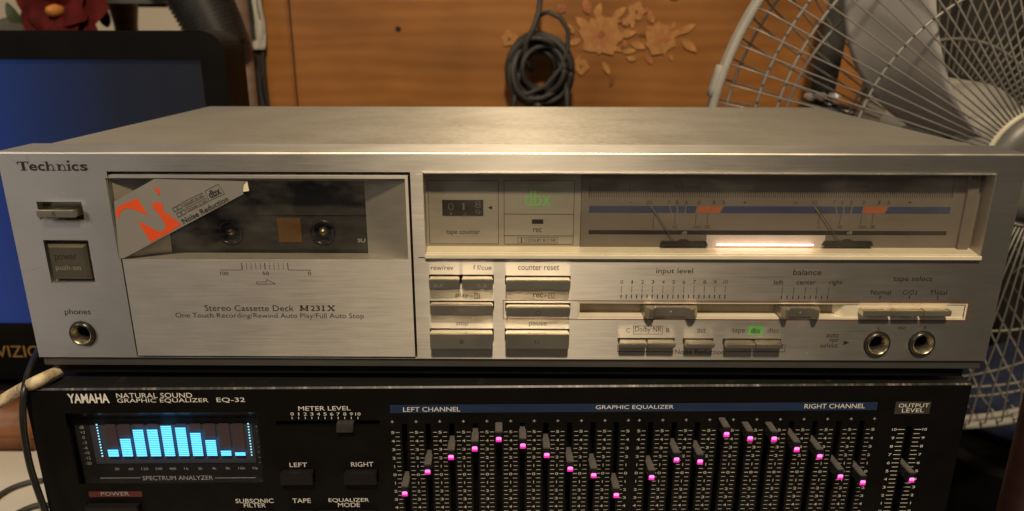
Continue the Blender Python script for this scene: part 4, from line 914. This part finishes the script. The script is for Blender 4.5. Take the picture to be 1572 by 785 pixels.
b = MB(); b.lathe([(.03, 0), (.045, .04), (.05, .12), (.042, .16), (.04, .158), (.001, .15)], (0, 0, 0), 24, 'Z'); b.build('pot', 'stone', fl, smooth=True)
bp = onY(22, 46, FY+.02); bu = thing('grey_stone_ornament', 'dark grey lumpy ornament top showing above the television', 'ornament', (bp.x, FY+.02, DESK))
b = MB(); hh = onY(22, 24, FY+.02).z-DESK; b.lathe([(.05, 0), (.055, hh*.5), (.048, hh*.85), (.032, hh*.96), (.001, hh)], (0, 0, 0), 18, 'Z')
b.v = [(x*(1+.12*math.sin(7*z*20+x*60)), y, z) for x, y, z in b.v]; b.build('body', 'stone', bu, smooth=True)
LY = .60; lp = onY(192, 30, LY); lm_ = thing('table_lamp', 'unlit table lamp with brown stem and dark shade behind the television', 'lamp', (lp.x, LY, DESK))
uz = (onY(193, 30, LY)-lp).x; zs = onY(192, 6, LY).z-DESK
b = MB(); b.lathe([(.05, 0), (.05, .012), (.018, .03), (14*uz, .10), (13*uz, zs*.8), (17*uz, zs*.93), (22*uz, zs+.002)], (0, 0, 0), 20, 'Z'); b.build('stem', M['wood_dark'], lm_, smooth=True)
b = MB(); b.lathe([(80*uz, zs-.002), (74*uz, zs+.012), (50*uz, zs+.12), (48*uz, zs+.12), (72*uz, zs+.012)], (28*uz, 0, 0), 28, 'Z'); b.build('shade', 'cable', lm_, smooth=True)
HY = .50; h0 = onY(288, -40, HY); h1 = onY(345, 75, HY); uh = (onY(301, 30, HY)-onY(300, 30, HY)).x
M['rubber'] = plain('ribbed_rubber', (.020, .019, .017), .42, 0, .3, 70)
hs = thing('ribbed_hose', 'dark ribbed hose leaning behind the corner of the television', 'hose', (h1.x, HY, h1.z-.10))
b = MB(); pts = []; rr = []
dirv = (h0-h1); 
for i in range(64):
    t_ = i/63*1.7; p = h1+dirv*t_-Vector(hs.location)+Vector((0, 0, 0)); pts.append(p); rr.append((36+7*(i % 2)+8*t_)*uh)
b.tube(pts, rr, 20); b.build('sleeve', 'rubber', hs, smooth=True)
b = MB(); b.tube([Vector((-.05, 0, -(h1.z-.10-DESK))), pts[0]+Vector((-.02, 0, 0)), pts[1]], 10*uh, 14); b.build('stand', 'rubber', hs, smooth=True)
PY = .53; px0, px1 = onY(357, 90, PY).x, onY(389, 90, PY).x
M['post'] = wood_mat('post_wood', (.20, .135, .10), (.27, .185, .14), (.34, .24, .19), .3)
ps = thing('wooden_post', 'upright round wooden post beside the orange headboard', 'post', ((px0+px1)/2, PY, FLOOR)); r_ = (px1-px0)/2
b = MB(); b.lathe([(r_*1.1, 0), (r_, .02), (r_, 1.5), (r_*.7, 1.52), (.0001, 1.525)], (0, 0, 0), 24, 'Z'); b.build('shaft', 'post', ps, smooth=True)
b = MB(); b.lathe([(r_*1.5, 0), (r_*1.5, .015), (r_*1.12, .02)], (0, 0, 0), 24, 'Z'); b.build('foot', 'post', ps)
M['white_cloth'] = plain('white_cloth', (.50, .48, .44), .85, 0, .15, 40, bump=.3); M['dark_cloth'] = plain('dark_cloth', (.03, .028, .024), .85, 0, .25, 40, bump=.3)
def drape(name, label, xpx, wpx, ytop, ybot, Y, mat, cat='cloth', amp=.004):
    zt = onY(xpx, ytop, Y).z; zb = onY(xpx, ybot, Y).z if ybot else FLOOR+.01
    xc = onY(xpx, 80, Y).x; wv = (onY(xpx+1, 80, Y).x-xc)*wpx; n, m_ = 24, 30; b = MB(); b.open = True; g = []
    for i in range(n+1):
        for j in range(m_+1):
            u_ = j/m_-.5; v_ = i/n; g.append((wv*u_*(1+.12*math.sin(v_*9+u_*3)), amp*math.sin(u_*34+v_*3)+amp*.6*math.sin(u_*13-v_*5), (zt-zb)*(1-v_)))
    b.add(g, [(i*(m_+1)+j, (i+1)*(m_+1)+j, (i+1)*(m_+1)+j+1, i*(m_+1)+j+1) for i in range(n) for j in range(m_)])
    ob = b.build(name, mat, None, smooth=True, fix=False); ob.location = (xc, Y, zb); sd = ob.modifiers.new('thick', 'SOLIDIFY'); sd.thickness = .003
    ob['label'] = label; ob['category'] = cat; return ob
drape('white_cloth', 'strip of white cloth hanging between the post and the headboard', 397, 20, -40, 76, .54, 'white_cloth')
drape('dark_cloth', 'dark cloth hanging beside the orange headboard', 393, 20, 66, 230, .545, 'dark_cloth')
drape('dark_cloth', 'narrow dark cloth strip against the round wooden post', 387, 7, -40, 60, .535, 'dark_cloth', amp=.002)
drape('dark_curtain', 'dark grey curtain hanging in folds behind the fan', 1560, 470, -160, None, .72, 'dark_cloth', 'curtain', amp=.018)

# ================================================================ pedestal fan
M['fan'] = plain('fan_grey_plastic', (.36, .345, .31), .42, 0, .08, 40); M['fan_wire'] = plain('fan_wire', (.27, .255, .23), .38, .2, .1, 80); M['blade'] = plain('fan_blade', (.42, .40, .385), .35, 0, .08, 20); M['fan_cream'] = plain('fan_hub_ring', (.62, .57, .45), .4, 0, .08)
FC = Vector((.39, .27, .047)); FR = .2385
fan = thing('pedestal_fan', 'white pedestal fan with wire guard standing right behind the deck', 'fan', (FC.x, FC.y+.10, FLOOR))
fo = Vector((0, -.10, FC.z-FLOOR))
def fring(name, R, dy, r, mat='fan_wire', n=96): b = MB(); b.ring((fo.x, fo.y+dy, fo.z), R, r, n, 8); return b.build(name, mat, fan, smooth=True)
fring('outer_rim', FR, 0, .0036, 'fan', 128); fring('outer_rim', FR-.001, .010, .0032, 'fan', 128)
for R, dy, r in ((.2075, -.004, .0012), (.194, -.012, .0012), (.137, -.025, .0011)): fring('guard_ring', R, dy, r)
for R, dy, r in ((.215, .045, .0012), (.15, .085, .0012), (.09, .095, .0012)): fring('guard_ring', R, dy, r)
prof = [(FR-.002, 0), (FR-.004, -.006), (.222, -.0075), (.2075, -.006), (.194, -.0145), (.137, -.0275), (.0435, -.040)]
def wireme(pr, r, nm): b = MB(); b.tube([(q[0], q[1], 0) for q in pr], r, 4); return b.mesh(nm, 'fan_wire', smooth=True)
w1 = wireme([(FR-.001, .0), (.231, -.010), (.216, -.0125), (.194, -.0155), (.137, -.0275), (.085, -.035), (.0435, -.0405)], .00072, 'guard_wire')
w2 = wireme([(FR-.001, .008), (.232, .028), (.215, .046), (.15, .086), (.09, .096), (.06, .097)], .0009, 'guard_wire')
NF, NR = 102, 84
for i in range(NF): q = obj('guard_wire', w1, fan, tuple(fo)); q.rotation_euler = (0, 2*math.pi*i/NF, 0)
for i in range(NR): q = obj('guard_wire', w2, fan, tuple(fo)); q.rotation_euler = (0, 2*math.pi*(i+.5)/NR, 0)
b = MB(); b.ring((fo.x, fo.y-.040, fo.z), .0435, .0024, 64, 8); b.build('hub_ring', 'fan_cream', fan, smooth=True)
b = MB(); b.lathe([(.042, -.039), (.040, -.046), (.030, -.0485), (.0001, -.049)], fo, 40); M['badge'] = plain('fan_badge', (.14, .135, .12), .4, 0, .2, 50); b.build('hub_badge', 'badge', fan, smooth=True)
b = MB(); b.lathe([(.0001, -.020), (.028, -.018), (.036, -.006), (.037, .02)], fo, 32); b.build('blade_hub', 'fan', fan, smooth=True)
b = MB(); b.open = True; n, m_ = 14, 12; g = []
for i in range(n+1):
    for j in range(m_+1):
        t_ = i/n; s_ = j/m_-.5; r = .030+.165*t_; aw = (.55+.75*math.sin(math.pi*min(1, t_*.85+.08))**.8)*(1 if t_ < .86 else 1-((t_-.86)/.14)**2*.55)
        a = s_*aw*.27-.60*t_+.24; g.append((r*math.cos(a), s_*.045*(1-.3*t_)+.012*math.sin(s_*3), r*math.sin(a)))
b.add(g, [(i*(m_+1)+j, (i+1)*(m_+1)+j, (i+1)*(m_+1)+j+1, i*(m_+1)+j+1) for i in range(n) for j in range(m_)])
bm_ = b.mesh('blade', 'blade', smooth=True, fix=False)
for k in range(3):
    q = obj('blade', bm_, fan, (fo.x, fo.y+.025, fo.z)); q.rotation_euler = (0, -math.radians(143+120*k), 0); sd = q.modifiers.new('thick', 'SOLIDIFY'); sd.thickness = .002
b = MB(); b.lathe([(.03, .04), (.055, .06), (.058, .15), (.045, .18), (.0001, .185)], fo, 32); b.build('motor', 'fan', fan, smooth=True)
cpx = onY(1100, 125, FC.y); a = math.atan2(cpx.z-FC.z, cpx.x-FC.x); 
for aa in (a, a+2.1, a-2.1):
    b = MB(); b.tube([(fo.x+(FR+.001)*math.cos(aa+t_), fo.y+.003, fo.z+(FR+.001)*math.sin(aa+t_)) for t_ in (-.05, -.025, 0, .025, .05)], .0054, 8); b.build('clip', 'fan', fan, smooth=True)
b = MB(); b.lathe([(.20, 0), (.20, .012), (.17, .028), (.03, .04), (.022, .08), (.018, .10)], (0, 0, 0), 40, 'Z'); b.build('base', 'fan', fan, smooth=True)
b = MB(); b.tube([(0, 0, .09), (0, 0, fo.z-.03)], .013, 16); b.build('pole', 'fan', fan, smooth=True)

# ================================================================ dark stand with chrome knobs, blue bag, red post at the right
SY_ = .47
A_ = onY(1255, 175, SY_); B_ = onY(1305, -60, SY_); us = (onY(1256, 100, SY_)-onY(1255, 100, SY_)).x
M['chrome'] = plain('chrome', (.85, .83, .80), .2, .3, .05)  # mostly pale colour, painted in for the bright glints of chrome
stn = thing('folding_stand', 'dark leaning stand with small chrome knobs behind the fan', 'stand', (A_.x, SY_, FLOOR))
o = stn.location
b = MB(); b.tube([A_-o+(A_-B_)*.2, B_-o], [19*us, 17*us], 12); b.build('leaning_bar', 'dark_cloth', stn, smooth=True)
b = MB(); b.tube([(0, 0, 0), (A_-o)+(A_-B_)*.15], 9*us, 12); b.build('leg', 'black_gloss', stn, smooth=True)
q = onY(1262, 164, SY_-.02)-o; q2 = onY(1400, 200, SY_-.02)-o; b = MB(); b.tube([q, q2], 9*us, 10); b.build('cross_bar', 'black_gloss', stn, smooth=True)
for x in (1246, 1263, 1284):
    p = onY(x, 149, SY_-.03)-o; b = MB(); b.lathe([(.0001, -6*us), (4.5*us, -5*us), (6.5*us, 0), (5*us, 7*us), (5*us, .012)], p, 14); b.build('knob', 'chrome', stn, smooth=True)
M['blue_cloth'] = plain('navy_cloth', (.022, .034, .085), .8, 0, .3, 40, bump=.3)
BY = .46; bc = onY(1575, 600, BY); sz = onY(1565, 650, BY).z
stl = thing('black_stool', 'black round stool standing behind the fan', 'stool', (bc.x+.05, BY, FLOOR))
b = MB(); b.lathe([(.001, sz-FLOOR-.05), (.17, sz-FLOOR-.05), (.17, sz-FLOOR-.006), (.16, sz-FLOOR), (.001, sz-FLOOR)], (0, 0, 0), 32, 'Z'); b.build('seat', 'black', stl, smooth=False)
for k in range(4):
    a = k*math.pi/2+.6; b = MB(); b.tube([(.15*math.cos(a), .15*math.sin(a), 0), (.12*math.cos(a), .12*math.sin(a), sz-FLOOR-.05)], .012, 10); b.build('leg', 'black', stl, smooth=True)
bag = thing('navy_bag', 'navy blue cloth bag lying on the stool behind the fan guard', 'bag', (bc.x+.05, BY, sz))
b = MB(); hh = onY(1565, 535, BY).z-sz
b.lathe([(.001, 0), (.12, .002), (.14, hh*.3), (.13, hh*.65), (.08, hh*.93), (.001, hh)], (0, 0, 0), 28, 'Z'); b.v = [(x*(1+.07*math.sin(z*60+y*30)), y*.8*(1+.1*math.sin(x*40)), z*(1+.25*x/.14)) for x, y, z in b.v]
b.build('body', 'blue_cloth', bag, smooth=True)
b = MB(); b.tube([(.02, 0, hh*.98), (.035, -.02, hh*1.3), (.07, -.02, hh*1.35), (.09, 0, hh*1.0)], .005, 8); b.build('handle', 'blue_cloth', bag, smooth=True)
M['redwood'] = wood_mat('red_wood', (.020, .008, .006), (.026, .010, .008), (.032, .012, .010))
RY = .05; rp_ = onY(1592, 740, RY); rd = thing('reddish_post', 'dim reddish brown wooden chair post beside the equalizer', 'post', (rp_.x, RY, FLOOR))
b = MB(); b.lathe([(.017, 0), (.015, .02), (.015, rp_.z+.055-FLOOR), (.010, rp_.z+.062-FLOOR), (.0001, rp_.z+.064-FLOOR)], (0, 0, 0), 20, 'Z'); b.build('shaft', 'redwood', rd, smooth=True)
b = MB(); b.lathe([(.022, 0), (.022, .012), (.0155, .016)], (0, 0, 0), 20, 'Z'); b.build('foot', 'redwood', rd)
